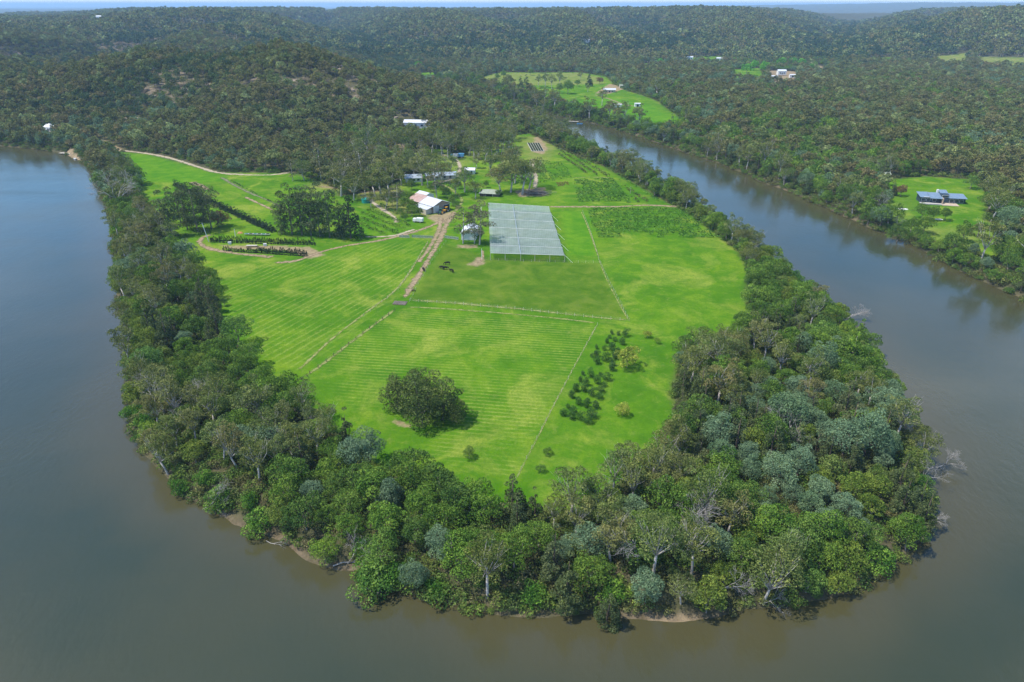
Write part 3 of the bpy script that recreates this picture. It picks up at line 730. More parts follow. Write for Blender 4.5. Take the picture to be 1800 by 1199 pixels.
proto('gum_tree', [gum(100 + i, 15 + i % 3 * 1.5, 4.6 + .4 * (i % 4), 11 + i % 4, 3600, .46, fork=.34 + .04 * (i % 3)) for i in range(6)], 'leaf_gum', 'bark_pale')
proto('broadleaf_tree', [dome(200 + i, 10, 4.1 + .3 * (i % 3), 4200, .38, 28 + 2 * i, .85, (.20, .2)) for i in range(6)], 'leaf_broad', 'bark_grey')
proto('light_green_tree', [dome(240 + i, 9, 3.7 + .3 * i, 3600, .38, 24 + 2 * i, .9, (.20, .18)) for i in range(4)], 'leaf_light', 'bark_grey')
proto('wattle_tree', [dome(300 + i, 9 + .8 * (i % 3), 3.7 + .25 * (i % 3), 4600, .31, 24 + 3 * i, .85, (.20, .22), jitter=.58) for i in range(6)], 'leaf_wattle', 'bark_dark')
proto('river_oak', [cone(400 + i, 15, 3.2 + .2 * i, 3600, .44, 10, .12, .6) for i in range(4)], 'leaf_oak', 'bark_dark')
proto('bank_shrub', [dome(500 + i, 4.2, 2.7, 2200, .31, 17, .85, (.3, .2), .03, .2, span=1.9) for i in range(4)], 'leaf_bright', 'bark_grey')
proto('clump_tree', [dome(580 + i, 10, 4.4, 4600, .36, 38, .85, (.20, .2), .04, .2, span=1.95) for i in range(3)], 'leaf_clump', 'bark_grey')
proto('golden_tree', [dome(520 + i, 6, 3.3, 1700, .42, 18, .9, (.28, .2), .1, .2) for i in range(2)], 'leaf_gold', 'bark_grey')
proto('lime_tree', [cone(540 + i, 12, 3.6, 2600, .5, 10, .06, .9) for i in range(2)], 'leaf_lime', 'bark_grey')
proto('bright_tree', [dome(550 + i, 10, 4.6, 1500, .6, 20) for i in range(2)], 'leaf_vivid', 'bark_grey')
proto('pine_tree', [cone(560 + i, 18, 4.6, 2700, .62, 12, .1, .75) for i in range(2)], 'leaf_pine', 'bark_dark')
proto('tall_gum', [column(600 + i, 22, 4.3 + .4 * (i % 3), 26, 4600, .55, .10, 2, 1.12) for i in range(5)], 'leaf_oak', 'bark_grey')
proto('pale_gum', [column(640 + i, 17, 3.7, 16, 1500, .5, .28) for i in range(4)], 'leaf_sparse', 'bark_pale')
proto('rust_tree', [dome(660 + i, 7, 4.5, 1900, .5, 20) for i in range(1)], 'leaf_rust', 'bark_grey')
proto('fruit_bush', [dome(680 + i, 3.0, 1.4, 900, .26, 16, .95, (.32, .2), .04, .2, span=1.9) for i in range(4)], 'leaf_citrus', 'bark_dark')
proto('hedge_bush', [cone(700 + i, 3.6, 1.7, 520, .42, 6, .05, .8) for i in range(3)], 'leaf_pine', 'bark_dark')

ORD = lambda n: "nearest" if n == 1 else ("%d%s nearest" % (n, 'th' if 10 <= n % 100 <= 20 else {1: 'st', 2: 'nd', 3: 'rd'}.get(n % 10, 'th')))

def plant(kind, x, y, size, label, cat, group, rz=None, name=None, sink=0.0, var=None, lean=None, sz=None):
    v = PROTO[kind][random.randrange(len(PROTO[kind])) if var is None else var % len(PROTO[kind])]
    o = root(name or kind, (x, y, H(x, y) - sink), label, cat, group, random.uniform(0, 6.283) if rz is None else rz)
    if lean: o.rotation_euler = (lean[0], lean[1], o.rotation_euler[2])
    o.scale = (size, size, size * (sz or random.uniform(.9, 1.12)))
    link(bpy.data.objects.new("trunk", v[0]), o); link(bpy.data.objects.new("crown", v[1]), o)
    return o

# landmarks that a label can lean on (photo pixels)
LANDMARK = {k: GT(*p) for k, p in {
    "the lone tree on the left field edge": (418, 608), "the cove in the left shore": (212, 530), "the fallen bare tree in the water": (560, 1000),
    "the lime shrub on the front shore": (660, 1030), "the bare sandy bank": (1200, 1075), "the bare tree in the front wood": (1195, 935),
    "the bare tree leaning over the right water": (1665, 815), "the bare tree on the right shore": (1490, 560), "the tall lime tree": (1492, 650),
    "the round clump in the mown field": (750, 730), "the lower fence end": (906, 845), "the pot rows": (460, 445), "the bare tree by the left bay": (215, 365),
    "the wooden jetty": (130, 268), "the net canopy": (925, 400), "the white shed": (825, 425), "the rusty barn": (745, 360), "the blue roofed house": (1655, 352),
    "the green riverside shed": (1557, 312), "the crop block lane end": (1200, 364), "the yellow tree by the fruit bushes": (1101, 640),
    "the teal tank": (643, 352), "the blue boat": (1018, 214), "the round tree over the river": (998, 164), "the right field corner": (1315, 540),
}.items()}
PENDING = {}
def later(kind, *a, **k): PENDING.setdefault(kind, []).append((a, k))
DESC = {'gum_tree': ("olive gum tree", "gum tree", "olive gums of the river woods"), 'broadleaf_tree': ("leafy green tree", "tree", "leafy green trees of the river woods"),
        'light_green_tree': ("pale yellow-green tree", "tree", "pale green trees of the river woods"),
        'wattle_tree': ("grey-green wattle", "wattle", "grey-green wattles of the river woods"), 'river_oak': ("dark narrow river oak", "river oak", "dark river oaks by the water"),
        'bank_shrub': ("low bright shrub", "shrub", "bright shrubs along the shore"), 'bush_tree': ("far bank tree", "tree", "trees across the river")}
def settle(kind, sizeword=True):
    """build the waiting trees of a kind, each named by how near it stands to a landmark"""
    items = PENDING.pop(kind, [])
    names = list(LANDMARK); pts = np.array([LANDMARK[k][:2] for k in names])
    desc, cat, grp = DESC[kind]
    sizes = sorted(s for (x, y, s), k in items); lo, hi = sizes[len(sizes) // 3], sizes[2 * len(sizes) // 3]
    near = {}
    for i, ((x, y, s), k) in enumerate(items):
        d = np.hypot(pts[:, 0] - x, pts[:, 1] - y); j = int(d.argmin()); near.setdefault(j, []).append((d[j], i))
    for j, lst in near.items():
        for r, (d, i) in enumerate(sorted(lst)):
            (x, y, s), k = items[i]
            w = "small " if s < lo else ("tall " if s > hi else "")
            extra = k.pop('extra', '')
            plant(kind if kind in PROTO else k.pop('proto'), x, y, s, f"{w}{desc}, {ORD(r + 1)} to {names[j]}", cat, grp, name=kind, **k)

# ------------------------------------------------------------------ the belt of trees round the peninsula
INNER = GP([(212, 285), (242, 330), (250, 378), (300, 424), (318, 455), (370, 505), (384, 560), (398, 622), (440, 645), (480, 692), (560, 733), (620, 792), (700, 843), (780, 866), (850, 892), (930, 908),
            (1020, 898), (1100, 850), (1182, 800), (1197, 745), (1182, 690), (1197, 632), (1272, 600), (1324, 560), (1310, 520), (1320, 480), (1298, 440), (1250, 404), (1217, 377),
            (1180, 359), (1120, 322), (1060, 288), (1012, 270), (960, 242), (925, 226)])
BELT = np.vstack([SHORE[9:-5], INNER[::-1]])

def sprinkle(poly, spacing, tries, seed, cond=None, rad=None):
    g = np.random.default_rng(seed); lo, hi = poly.min(0), poly.max(0)
    P = lo + (hi - lo) * g.random((tries, 2)); P = P[inside(P[:, 0], P[:, 1], poly)]
    if cond is not None: P = P[cond(P[:, 0], P[:, 1])]
    cell, grid, out = spacing, {}, []
    for p in P:
        s = spacing if rad is None else spacing * rad(p)
        c = (int(p[0] // cell), int(p[1] // cell)); k = 2
        if all((p[0] - q[0]) ** 2 + (p[1] - q[1]) ** 2 > s * s for i in range(-k, k + 1) for j in range(-k, k + 1) for q in grid.get((c[0] + i, c[1] + j), ())):
            grid.setdefault(c, []).append(p); out.append(p)
    return np.array(out)

belt = sprinkle(BELT, 4.75, 90000, 3, lambda x, y: land_sd(x, y) > .5)
bsd = land_sd(belt[:, 0], belt[:, 1])
WAT = [(GP([p], 8)[0], r) for p, r in (((1440, 700), 26), ((1500, 730), 20), ((1410, 870), 15), ((1450, 900), 10), ((1290, 775), 9), ((1430, 610), 8), ((640, 790), 8), ((770, 790), 10), ((1020, 950), 5), ((700, 880), 6), ((1125, 1010), 4), ((590, 760), 6), ((240, 460), 10))]
n_gum = fbm(belt[:, 0], belt[:, 1], 38, 3, 201); n_oak = fbm(belt[:, 0], belt[:, 1], 30, 3, 207)
for i, (x, y) in enumerate(belt):
    sd, t = bsd[i], rng.random()
    wat = any((x - c[0]) ** 2 + (y - c[1]) ** 2 < (r * .95) ** 2 for c, r in WAT)
    leftside = x < -40
    sz = float(np.clip(rng.normal(1, .16), .6, 1.28))
    if wat and t < .42: later('wattle_tree', x, y, max(.5, rng.normal(.86, .26)))
    elif sd < 5 and t < .38: later('bank_shrub', x, y, max(.7, 1.05 * sz))
    elif n_gum[i] > .0 and t < .72: later('gum_tree', x, y, max(.5, .68 * sz))
    elif n_oak[i] > .16 and t < .62: later('river_oak', x, y, max(.55, .8 * sz))
    elif t > .965: later('wattle_tree', x, y, .8 * sz)
    elif t > .86 or (t > .78 and sd < 14): later('light_green_tree', x, y, max(.55, .82 * sz))
    else: later('broadleaf_tree', x, y, max(.55, (.84 if sd > 5 else .72) * sz))
print("belt", len(belt), {k: len(v) for k, v in PENDING.items()})

# ------------------------------------------------------------------ trees across the river (front rows and round the lawn)
far_bank = np.vstack([BANK_B_W := GP(BANK_B, 0), GP([(1900, 420), (1600, 300), (1300, 200), (1000, 150), (840, 140), (760, 132)], 4)])
opp = sprinkle(far_bank, 7.2, 60000, 9, lambda x, y: (land_sd(x, y) > 1.0) & (np.abs(x) < y * .76 + 30))
clr = np.zeros(len(opp))
for k in ('opposite', 'lawn', 'lawn2', 'clear1', 'clear2'): clr = np.maximum(clr, mask(opp[:, 0], opp[:, 1], FIELDW[k], 2))
osd = land_sd(opp[:, 0], opp[:, 1])
lawn_d = np.minimum(seg_dist(opp[:, 0], opp[:, 1], FIELDW['lawn']), seg_dist(opp[:, 0], opp[:, 1], FIELDW['opposite']) * 1.6)
keep_ = (clr < .3) & ((osd < 15) | (lawn_d < 17))
order = np.argsort(opp[:, 1])
OPP_TAKEN = []
for i in order:
    if keep_[i] and len(OPP_TAKEN) < 290:
        x, y = opp[i]; OPP_TAKEN.append((x, y)); t = rng.random()
        pk = 'broadleaf_tree' if t < .5 else ('gum_tree' if t < .72 else ('river_oak' if t < .84 else ('wattle_tree' if t < .94 else 'bank_shrub')))
        w = {'broadleaf_tree': ' with a leafy green crown', 'gum_tree': ' with an olive crown', 'river_oak': ' with a dark narrow crown', 'wattle_tree': ' with a grey-green crown', 'bank_shrub': ', low and bright'}[pk]
        later('bush_tree', x, y, max(.55, rng.normal(.95, .2)), proto=pk)
OPP_TAKEN = np.array(OPP_TAKEN)
for k in list(PENDING): settle(k)

# ------------------------------------------------------------------ woods too far or too many to count
def scatter(name, pts, protos, idx, scale, label, cat):
    src = bpy.data.collections.new(name + "_sources")
    for i, (me) in enumerate(protos):
        src.objects.link(bpy.data.objects.new("%s_%02d" % (name, i), me))
    z = height(pts[:, 0], pts[:, 1]) - .3
    me = bpy.data.meshes.new(name); me.vertices.add(len(pts))
    me.vertices.foreach_set("co", np.column_stack([pts, z]).astype(np.float32).ravel())
    g = np.random.default_rng(len(pts))
    for an, arr in (("scl", scale), ("rot", g.random(len(pts)) * 6.283)):
        a = me.attributes.new(an, 'FLOAT', 'POINT'); a.data.foreach_set("value", np.asarray(arr, np.float32))
    a = me.attributes.new("idx", 'INT', 'POINT'); a.data.foreach_set("value", np.asarray(idx, np.int32))
    o = link(bpy.data.objects.new(name, me)); tag(o, label, cat, None, 'stuff')
    ng = bpy.data.node_groups.new(name, 'GeometryNodeTree')
    ng.interface.new_socket("Geometry", in_out='INPUT', socket_type='NodeSocketGeometry'); ng.interface.new_socket("Geometry", in_out='OUTPUT', socket_type='NodeSocketGeometry')
    N = ng.nodes.new; gi, go = N("NodeGroupInput"), N("NodeGroupOutput")
    m2p = N("GeometryNodeMeshToPoints"); iop = N("GeometryNodeInstanceOnPoints"); ci = N("GeometryNodeCollectionInfo")
    ci.inputs['Collection'].default_value = src; ci.inputs['Separate Children'].default_value = True; ci.inputs['Reset Children'].default_value = True
    def attr(n, t):
        a = N("GeometryNodeInputNamedAttribute"); a.data_type = t; a.inputs['Name'].default_value = n; return a.outputs['Attribute']
    cx = N("ShaderNodeCombineXYZ"); l = ng.links.new
    l(gi.outputs[0], m2p.inputs[0]); l(m2p.outputs[0], iop.inputs['Points']); l(ci.outputs[0], iop.inputs['Instance'])
    iop.inputs['Pick Instance'].default_value = True
    l(attr('idx', 'INT'), iop.inputs['Instance Index']); l(attr('rot', 'FLOAT'), cx.inputs[2]); l(cx.outputs[0], iop.inputs['Rotation']); l(attr('scl', 'FLOAT'), iop.inputs['Scale'])
    l(iop.outputs[0], go.inputs[0])
    o.modifiers.new("scatter", 'NODES').node_group = ng
    return o

def joined(trunk, crown, tm, cm):
    me = bpy.data.meshes.new("tree")
    v = [tuple(p.co) for p in crown.vertices]; f = [tuple(p.vertices) for p in crown.polygons]
    tint = np.zeros(len(v), np.float32); crown.attributes['tint'].data.foreach_get("value", tint)
    nf = len(f); b = len(v); v += trunk.v; f += [tuple(b + i for i in q) for q in trunk.f]
    me.from_pydata(v, [], f); a = me.attributes.new('tint', 'FLOAT', 'POINT'); a.data.foreach_set("value", np.concatenate([tint, np.zeros(len(v) - b, np.float32)]))
    me.materials.append(cm); me.materials.append(tm)
    me.polygons.foreach_set("material_index", np.array([0] * nf + [1] * (len(f) - nf), np.int32)); me.update()
    return me
def lod(gen, tm, cm): return joined(gen[0], gen[1], M[tm], M[cm])

MID = [lod(gum(800 + i, 12, 4.0, 10, 950, .80, .30, 3, 1), 'bark_grey', 'leaf_hill') for i in range(4)] + \
      [lod(dome(820 + i, 9.5, 4.1, 800, .75, 18), 'bark_grey', 'leaf_hill') for i in range(2)] + \
      [lod(dome(840 + i, 9, 4.0, 800, .72, 18), 'bark_grey', 'leaf_broad') for i in range(2)] + \
      [lod(dome(860 + i, 9, 3.9, 850, .66, 18, .9), 'bark_dark', 'leaf_wattle') for i in range(2)]
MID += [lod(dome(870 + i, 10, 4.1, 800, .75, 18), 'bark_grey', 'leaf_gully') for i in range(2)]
FAR = [lod(gum(880 + i, 13, 5.2, 6, 110, 2.3, .36, 2, 0), 'bark_pale', 'leaf_hill') for i in range(3)] + \
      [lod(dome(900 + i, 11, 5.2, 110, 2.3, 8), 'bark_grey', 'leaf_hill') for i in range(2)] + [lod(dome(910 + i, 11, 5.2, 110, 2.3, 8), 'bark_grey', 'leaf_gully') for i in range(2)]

def jgrid(x0, x1, y0, y1, s, seed):
    g = np.random.default_rng(seed)
    X, Y = np.meshgrid(np.arange(x0, x1, s), np.arange(y0, y1, s * .9)); X = X + (np.arange(X.shape[0]) % 2)[:, None] * s * .5
    return np.column_stack([X.ravel(), Y.ravel()]) + (g.random((X.size, 2)) - .5) * s * .85

NOTREE = [(-1, p) for k, p in FIELDW.items()]
TRACKS = [np.array([GT(*q)[:2] for q in [(160, 246), (185, 258), (215, 264), (262, 270), (300, 278), (345, 292), (385, 304), (430, 308), (475, 308), (512, 303)]])]
HOUSES = [(GT(735, 224), 11), (GT(88, 230), 9), (GT(160, 40), 26), (GT(1375, 132), 17), (GT(1030, 78), 12), (GT(1210, 92), 9), (GT(1562, 314), 9), (GT(1392, 137), 8)]
def wooded(P, margin=3.0):
    x, y = P[:, 0], P[:, 1]
    ok = (np.abs(x) < y * .8 + 60) & (land_sd(x, y) > 2)
    P = P[ok]; x, y = P[:, 0], P[:, 1]
    bad = np.zeros(len(P), bool)
    for _, p in NOTREE: bad |= mask(x, y, p, margin) > .35
    for k in ('pad', 'cut', 'ridgetop', 'far', 'far2', 'jettypad'): bad |= mask(x, y, DIRTW[k], 2) > .4
    bad |= inside(x, y, BELT) | (seg_dist(x, y, TRACKS[0], False) < 4)
    for h, r in HOUSES: bad |= (x - h[0]) ** 2 + ((y - h[1] + r * .6)) ** 2 < r * r
    return P[~bad]

midP = wooded(jgrid(-1250, 1250, 300, 1500, 7.6, 51))
if len(OPP_TAKEN):
    near = np.zeros(len(midP), bool)
    for q in OPP_TAKEN: near |= (midP[:, 0] - q[0]) ** 2 + (midP[:, 1] - q[1]) ** 2 < 22
    midP = midP[~near]
rockn = sstep(.18, .42, fbm(midP[:, 0], midP[:, 1] * 1.6, 90, 4, 71)) * sstep(20, 90, -sdist(midP[:, 0], midP[:, 1], VALLEY))
midP = midP[rng.random(len(midP)) > rockn * .62]
farP = wooded(jgrid(-3200, 3200, 1500, 4000, 12.5, 52), 6)
print("mid", len(midP), "far", len(farP))
def kinds(P, far=False):
    n = len(P); t = rng.random(n)
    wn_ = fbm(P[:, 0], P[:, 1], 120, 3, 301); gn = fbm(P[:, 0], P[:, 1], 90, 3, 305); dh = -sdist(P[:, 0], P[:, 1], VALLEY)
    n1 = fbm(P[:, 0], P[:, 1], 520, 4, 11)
    gully_shade = np.maximum(sstep(.2, .03, np.abs(fbm(P[:, 0] + 60 * n1, P[:, 1], 560, 2, 23))), .9 * sstep(.12, .0, np.abs(fbm(P[:, 0], P[:, 1] + 40 * n1, 260, 2, 29)))) * sstep(20, 120, dh)  # share of darker trees: painted shade that brings out gullies and side valleys
    for p0, p1, wd, dep in CARVE: gully_shade = np.maximum(gully_shade, np.exp(-(seg_dist(P[:, 0], P[:, 1], [p0, p1], False) / wd / .8) ** 2))
    if far: return np.where(rng.random(n) < gully_shade * .85, 5 + rng.integers(0, 2, n), rng.integers(0, 5, n))
    k = rng.integers(0, 6, n)
    k = np.where((gn > .05) & (dh < 30) & (t < .6), 6 + rng.integers(0, 2, n), k)
    k = np.where((wn_ > .12) & (t < .5) & (dh < 110), 8 + rng.integers(0, 2, n), k)
    bank = (P[:, 0] > -20) & (dh < 20) & (land_sd(P[:, 0], P[:, 1]) < 80)
    k = np.where(bank & (rng.random(n) < .55), np.where(rng.random(n) < .75, 6 + rng.integers(0, 2, n), 8 + rng.integers(0, 2, n)), k)
    k = np.where(rng.random(n) < gully_shade * .8, 10 + rng.integers(0, 2, n), k)
    return k
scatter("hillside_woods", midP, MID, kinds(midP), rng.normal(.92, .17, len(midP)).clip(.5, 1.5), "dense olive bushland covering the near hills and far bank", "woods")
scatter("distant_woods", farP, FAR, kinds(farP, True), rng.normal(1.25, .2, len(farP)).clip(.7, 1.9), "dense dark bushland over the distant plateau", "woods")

UNDER = [lod(dome(940 + i, 2.2, 1.7, 380, .36, 8, .8, (.36, .2), .02, .1), 'bark_dark', 'leaf_under') for i in range(4)]
uP = jgrid(BELT[:, 0].min(), BELT[:, 0].max(), BELT[:, 1].min(), BELT[:, 1].max(), 2.5, 53)
uP = uP[inside(uP[:, 0], uP[:, 1], BELT)]; uP = uP[land_sd(uP[:, 0], uP[:, 1]) > -.5]
sandy = sstep(.0, .35, fbm(uP[:, 0], uP[:, 1], 30, 3, 61)) * (land_sd(uP[:, 0], uP[:, 1]) < 6)
uP = uP[rng.random(len(uP)) > sandy * .6]
for k in ('bank', 'bank2'): uP = uP[mask(uP[:, 0], uP[:, 1], DIRTW[k], 1) < .4]
scatter("undergrowth", uP, UNDER, rng.integers(0, 4, len(uP)), rng.normal(.95, .25, len(uP)).clip(.4, 1.7), "tangled low undergrowth beneath the river trees", "undergrowth")
eP = jgrid(-700, 700, 220, 1250, 3.0, 54); eP = eP[(np.abs(eP[:, 0]) < eP[:, 1] * .78 + 20) & ~inside(eP[:, 0], eP[:, 1], BELT)]
esd = land_sd(eP[:, 0], eP[:, 1]); ef = np.full(len(eP), 1e9); inn = np.zeros(len(eP), bool)
for k, p in FIELDW.items(): ef = np.minimum(ef, seg_dist(eP[:, 0], eP[:, 1], p)); inn |= inside(eP[:, 0], eP[:, 1], p)
ok = (esd > -.6) & (((esd < 13) & (rng.random(len(eP)) < .9)) | ((ef < 11) & (rng.random(len(eP)) < .55))) & ~inn & (seg_dist(eP[:, 0], eP[:, 1], TRACKS[0], False) > 3.5) & (seg_dist(eP[:, 0], eP[:, 1], TRACKS[0], False) > 3.5)
for k in ('pad', 'jettypad', 'cut', 'dryb'):
    if k in DIRTW: ok &= mask(eP[:, 0], eP[:, 1], DIRTW[k], 1) < .4
eP = eP[ok]; print("edge", len(eP))
scatter("bank_undergrowth", eP, UNDER, rng.integers(0, 4, len(eP)), rng.normal(1.05, .28, len(eP)).clip(.4, 1.9), "low scrub along the river banks and forest edges", "undergrowth")

# ------------------------------------------------------------------ single trees of the farm, lone trees and bare trees
NOM = {'gum_tree': 15.5, 'tall_gum': 22, 'pale_gum': 17, 'pine_tree': 18, 'broadleaf_tree': 10, 'golden_tree': 6, 'lime_tree': 12, 'rust_tree': 7, 'wattle_tree': 9.5, 'river_oak': 15, 'bank_shrub': 4.2, 'clump_tree': 10, 'bright_tree': 10, 'light_green_tree': 9}
def put(kind, px, py, hpx, label, name=None, group=None, **k):
    p = GT(px, py); e = math.atan2(CAM_H - p[2], p[1])
    hm = hpx * mpp(p) / math.cos(e)
    return plant(kind, p[0], p[1], hm / NOM[kind], label, "tree", group, name=name or kind, sz=1.0, **k)

# the tall dark row above the pot rows
for px, py, h, k, lb in ((496, 412, 56, 'tall_gum', "shortest tall dark gum, left end of the row above the pot rows"), (514, 412, 76, 'tall_gum', "second tall dark gum from the left above the pot rows"),
                         (531, 413, 78, 'tall_gum', "third tall dark gum from the left above the pot rows"), (547, 414, 80, 'tall_gum', "middle tall dark gum of the row above the pot rows"),
                         (563, 415, 66, 'tall_gum', "tall dark gum right of the middle in the row above the pot rows"), (580, 417, 86, 'tall_gum', "tallest dark gum of the row, beside the cone shaped pine"),
                         (617, 419, 78, 'pine_tree', "dark cone shaped pine at the right end of the gum row"), (600, 416, 52, 'tall_gum', "slim gum between the tallest gum and the pine")):
    put(k, px, py, h, lb, group="tall dark trees above the pot rows")
for px, py, h, lb in ((330, 404, 66, "broad dark gum left of the white post by the pot rows"), (348, 408, 78, "biggest dark gum behind the white post by the pot rows"), (372, 402, 68, "broad dark gum at the left end of the hedge shadow"),
                      (303, 416, 72, "tall thin dark gum at the tree belt left of the pot rows"), (318, 392, 60, "dark gum at the upper left of the pot row grove"), (360, 388, 62, "dark gum at the back of the pot row grove")):
    put('tall_gum', px, py, h, lb, group="dark gums left of the pot rows")
put('rust_tree', 386, 398, 26, "small brown leaved tree beside the hedge")
for px, py, h, lb in ((698, 369, 46, "pale gum in front of the rusty barn corner"), (814, 428, 62, "sparse pale gum left of the white shed"), (843, 430, 72, "sparse tall pale gum right of the white shed"), (834, 428, 56, "sparse pale gum leaning against the white shed side"),
                      (768, 348, 52, "bare looking pale gum right behind the barn roof"), (565, 318, 62, "broad pale gum at the left edge of the homestead trees"), (640, 331, 66, "sparse tall pale gum beside the dusty track"),
                      (515, 318, 34, "thin pale gum at the end of the gravel track"), (588, 330, 46, "sparse pale gum on the dry bank"), (612, 325, 50, "sparse pale gum left of the tallest by the dusty track"), (655, 322, 44, "pale gum behind the dusty track bend")):
    o = put('pale_gum', px, py, h, lb, group="pale sparse gums round the homestead"); o.scale.x *= 1.2; o.scale.y *= 1.2
for px, py, h, lb in ((535, 317, 34, "dark green gum left of the broad pale gum"), (670, 344, 50, "brown gum left of the barn"), (660, 346, 42, "brown gum beside the teal tank track"), (685, 348, 46, "brown gum over the bare yard"),
                      (706, 326, 36, "gum in front of the long house left end"), (742, 326, 42, "gum over the gap in the long house roof"), (792, 308, 32, "brown gum behind the long house right end"), (768, 300, 28, "brown gum behind the long house middle"),
                      (836, 349, 28, "thin young gum beside the low green roof"), (817, 338, 34, "gum below the small white roof"), (898, 338, 52, "gum at the middle of the clump above the net canopy"), (918, 342, 54, "biggest gum of the clump above the net canopy"),
                      (880, 338, 42, "gum at the left of the clump above the net canopy"), (905, 322, 44, "gum at the back of the clump above the net canopy"), (930, 333, 48, "gum at the right of the clump above the net canopy"), (864, 308, 36, "gum above the small white roof lawn"),
                      (885, 304, 34, "gum behind the small white roof lawn"), (838, 296, 20, "round gum beside the small white roof"), (900, 300, 34, "gum on the slope above the clump"), (700, 300, 30, "gum above the long house left end"), (642, 344, 20, "small gum above the teal tank"), (600, 345, 44, "gum at the dry edge left of the teal tank"), (622, 352, 40, "gum just left of the teal tank"), (648, 330, 48, "tall gum over the dusty track bend"), (662, 322, 44, "gum behind the brown gums by the tank track"), (690, 320, 44, "gum left of the white house"),
                      (678, 368, 30, "gum between the pale track and the barn trees"), (652, 364, 24, "small gum below the teal tank"), (715, 306, 34, "gum behind the white house"), (730, 312, 30, "gum behind the gap between the two houses"), (752, 330, 36, "gum in front of the long low house"), (778, 320, 32, "gum below the long low house right end"), (748, 300, 30, "gum on the lawn above the long low house"), (800, 344, 28, "gum beside the track behind the barn")):
    o = put('gum_tree', px, py, h, lb, group="gums round the farm buildings"); o.scale.x *= 1.3; o.scale.y *= 1.3
for px, py, h, lb in ((682, 291, 24, "dark pine on the slope below the bare cutting"), (664, 303, 16, "small dark pine on the homestead slope")): put('pine_tree', px, py, h, lb)
for px, py, h, lb in ((748, 272, 16, "bright round tree on the upper lawn"), (728, 372, 18, "leafy tree at the barn side wall"), (724, 380, 20, "round dark bush below the barn side"), (795, 362, 18, "leafy tree right of the barn front"), (800, 356, 16, "leafy bush behind the barn front right corner"),
                      (712, 388, 14, "light bush by the white truck"), (738, 296, 12, "round tree behind the long house roof"), (418, 609, 52, "lone round tree standing on the left field edge"),
                      (395, 538, 14, "small bush on the left field edge"), (372, 492, 22, "bush where the tree belt meets the mown field"), (962, 800, 13, "small green bush low in the right field"), (950, 830, 13, "small bush nearest the bottom of the right field"),
                      (1155, 604, 10, "small dark bush right of the pale yellow bush"), (825, 806, 18, "bush at the bottom edge of the near field"), (240, 325, 34, "green tree beside the bare tree by the left bay"),
                      (1180, 350, 38, "dark round tree at the end of the crop lane"), (1200, 352, 34, "dark round tree on the shore past the crop lane"), (1142, 330, 30, "round tree on the right shore above the crop blocks"), (716, 374, 28, "leafy tree in front of the barn rear corner"), (739, 380, 14, "bush at the barn lean-to corner"), (719, 360, 24, "leafy tree behind the barn rear corner"), (704, 382, 16, "bush left of the barn trees"),
                      (801, 366, 14, "low leafy bush right of the barn door"), (786, 348, 18, "leafy tree behind the barn ridge"), (778, 342, 16, "leafy tree left of the one behind the barn ridge"), (758, 338, 14, "leafy bush between the pale shed and the long house"), (724, 334, 18, "leafy tree below the white house"), (690, 362, 18, "bush beside the pale track end"),
                      (855, 330, 12, "round bush left of the low green roof"), (876, 346, 12, "bush right of the low green roof"), (806, 332, 14, "bush beside the curving drive"), (1150, 345, 26, "leafy tree at the crop lane corner")):
    put('broadleaf_tree', px, py, h, lb)
for px, py, h, lb in ((700, 722, 74, "left dark tree of the round clump in the mown field"), (742, 745, 92, "front tree of the round clump in the mown field"), (778, 738, 88, "right tree of the round clump in the mown field"), (738, 712, 78, "back tree of the round clump in the mown field"), (802, 742, 56, "low tree at the right of the round clump")):
    put('clump_tree', px, py, h * .8, lb, group="clump of trees in the mown field")
put('golden_tree', 1101, 646, 34, "biggest yellow tree beside the fruit bushes"); put('golden_tree', 1138, 594, 12, "small pale yellow bush behind the yellow tree")
put('golden_tree', 1094, 730, 20, "yellow bush by itself below the fruit bushes")
put('lime_tree', 1492, 652, 66, "tall lime green cone tree in the right wood"); put('lime_tree', 1470, 672, 44, "shorter lime cone tree left of the tall one"); put('lime_tree', 1492, 690, 40, "lime cone tree in front of the tall one")
put('lime_tree', 1510, 600, 40, "lime tree behind the tall lime cone"); put('bank_shrub', 660, 1042, 40, "lime green shrub bulging over the front shore", var=0); put('bank_shrub', 652, 1022, 32, "lime shrub just behind the one over the front shore")
put('river_oak', 1066, 1092, 62, "dark feathery tree leaning over the front water", lean=(R(14), 0), rz=0)
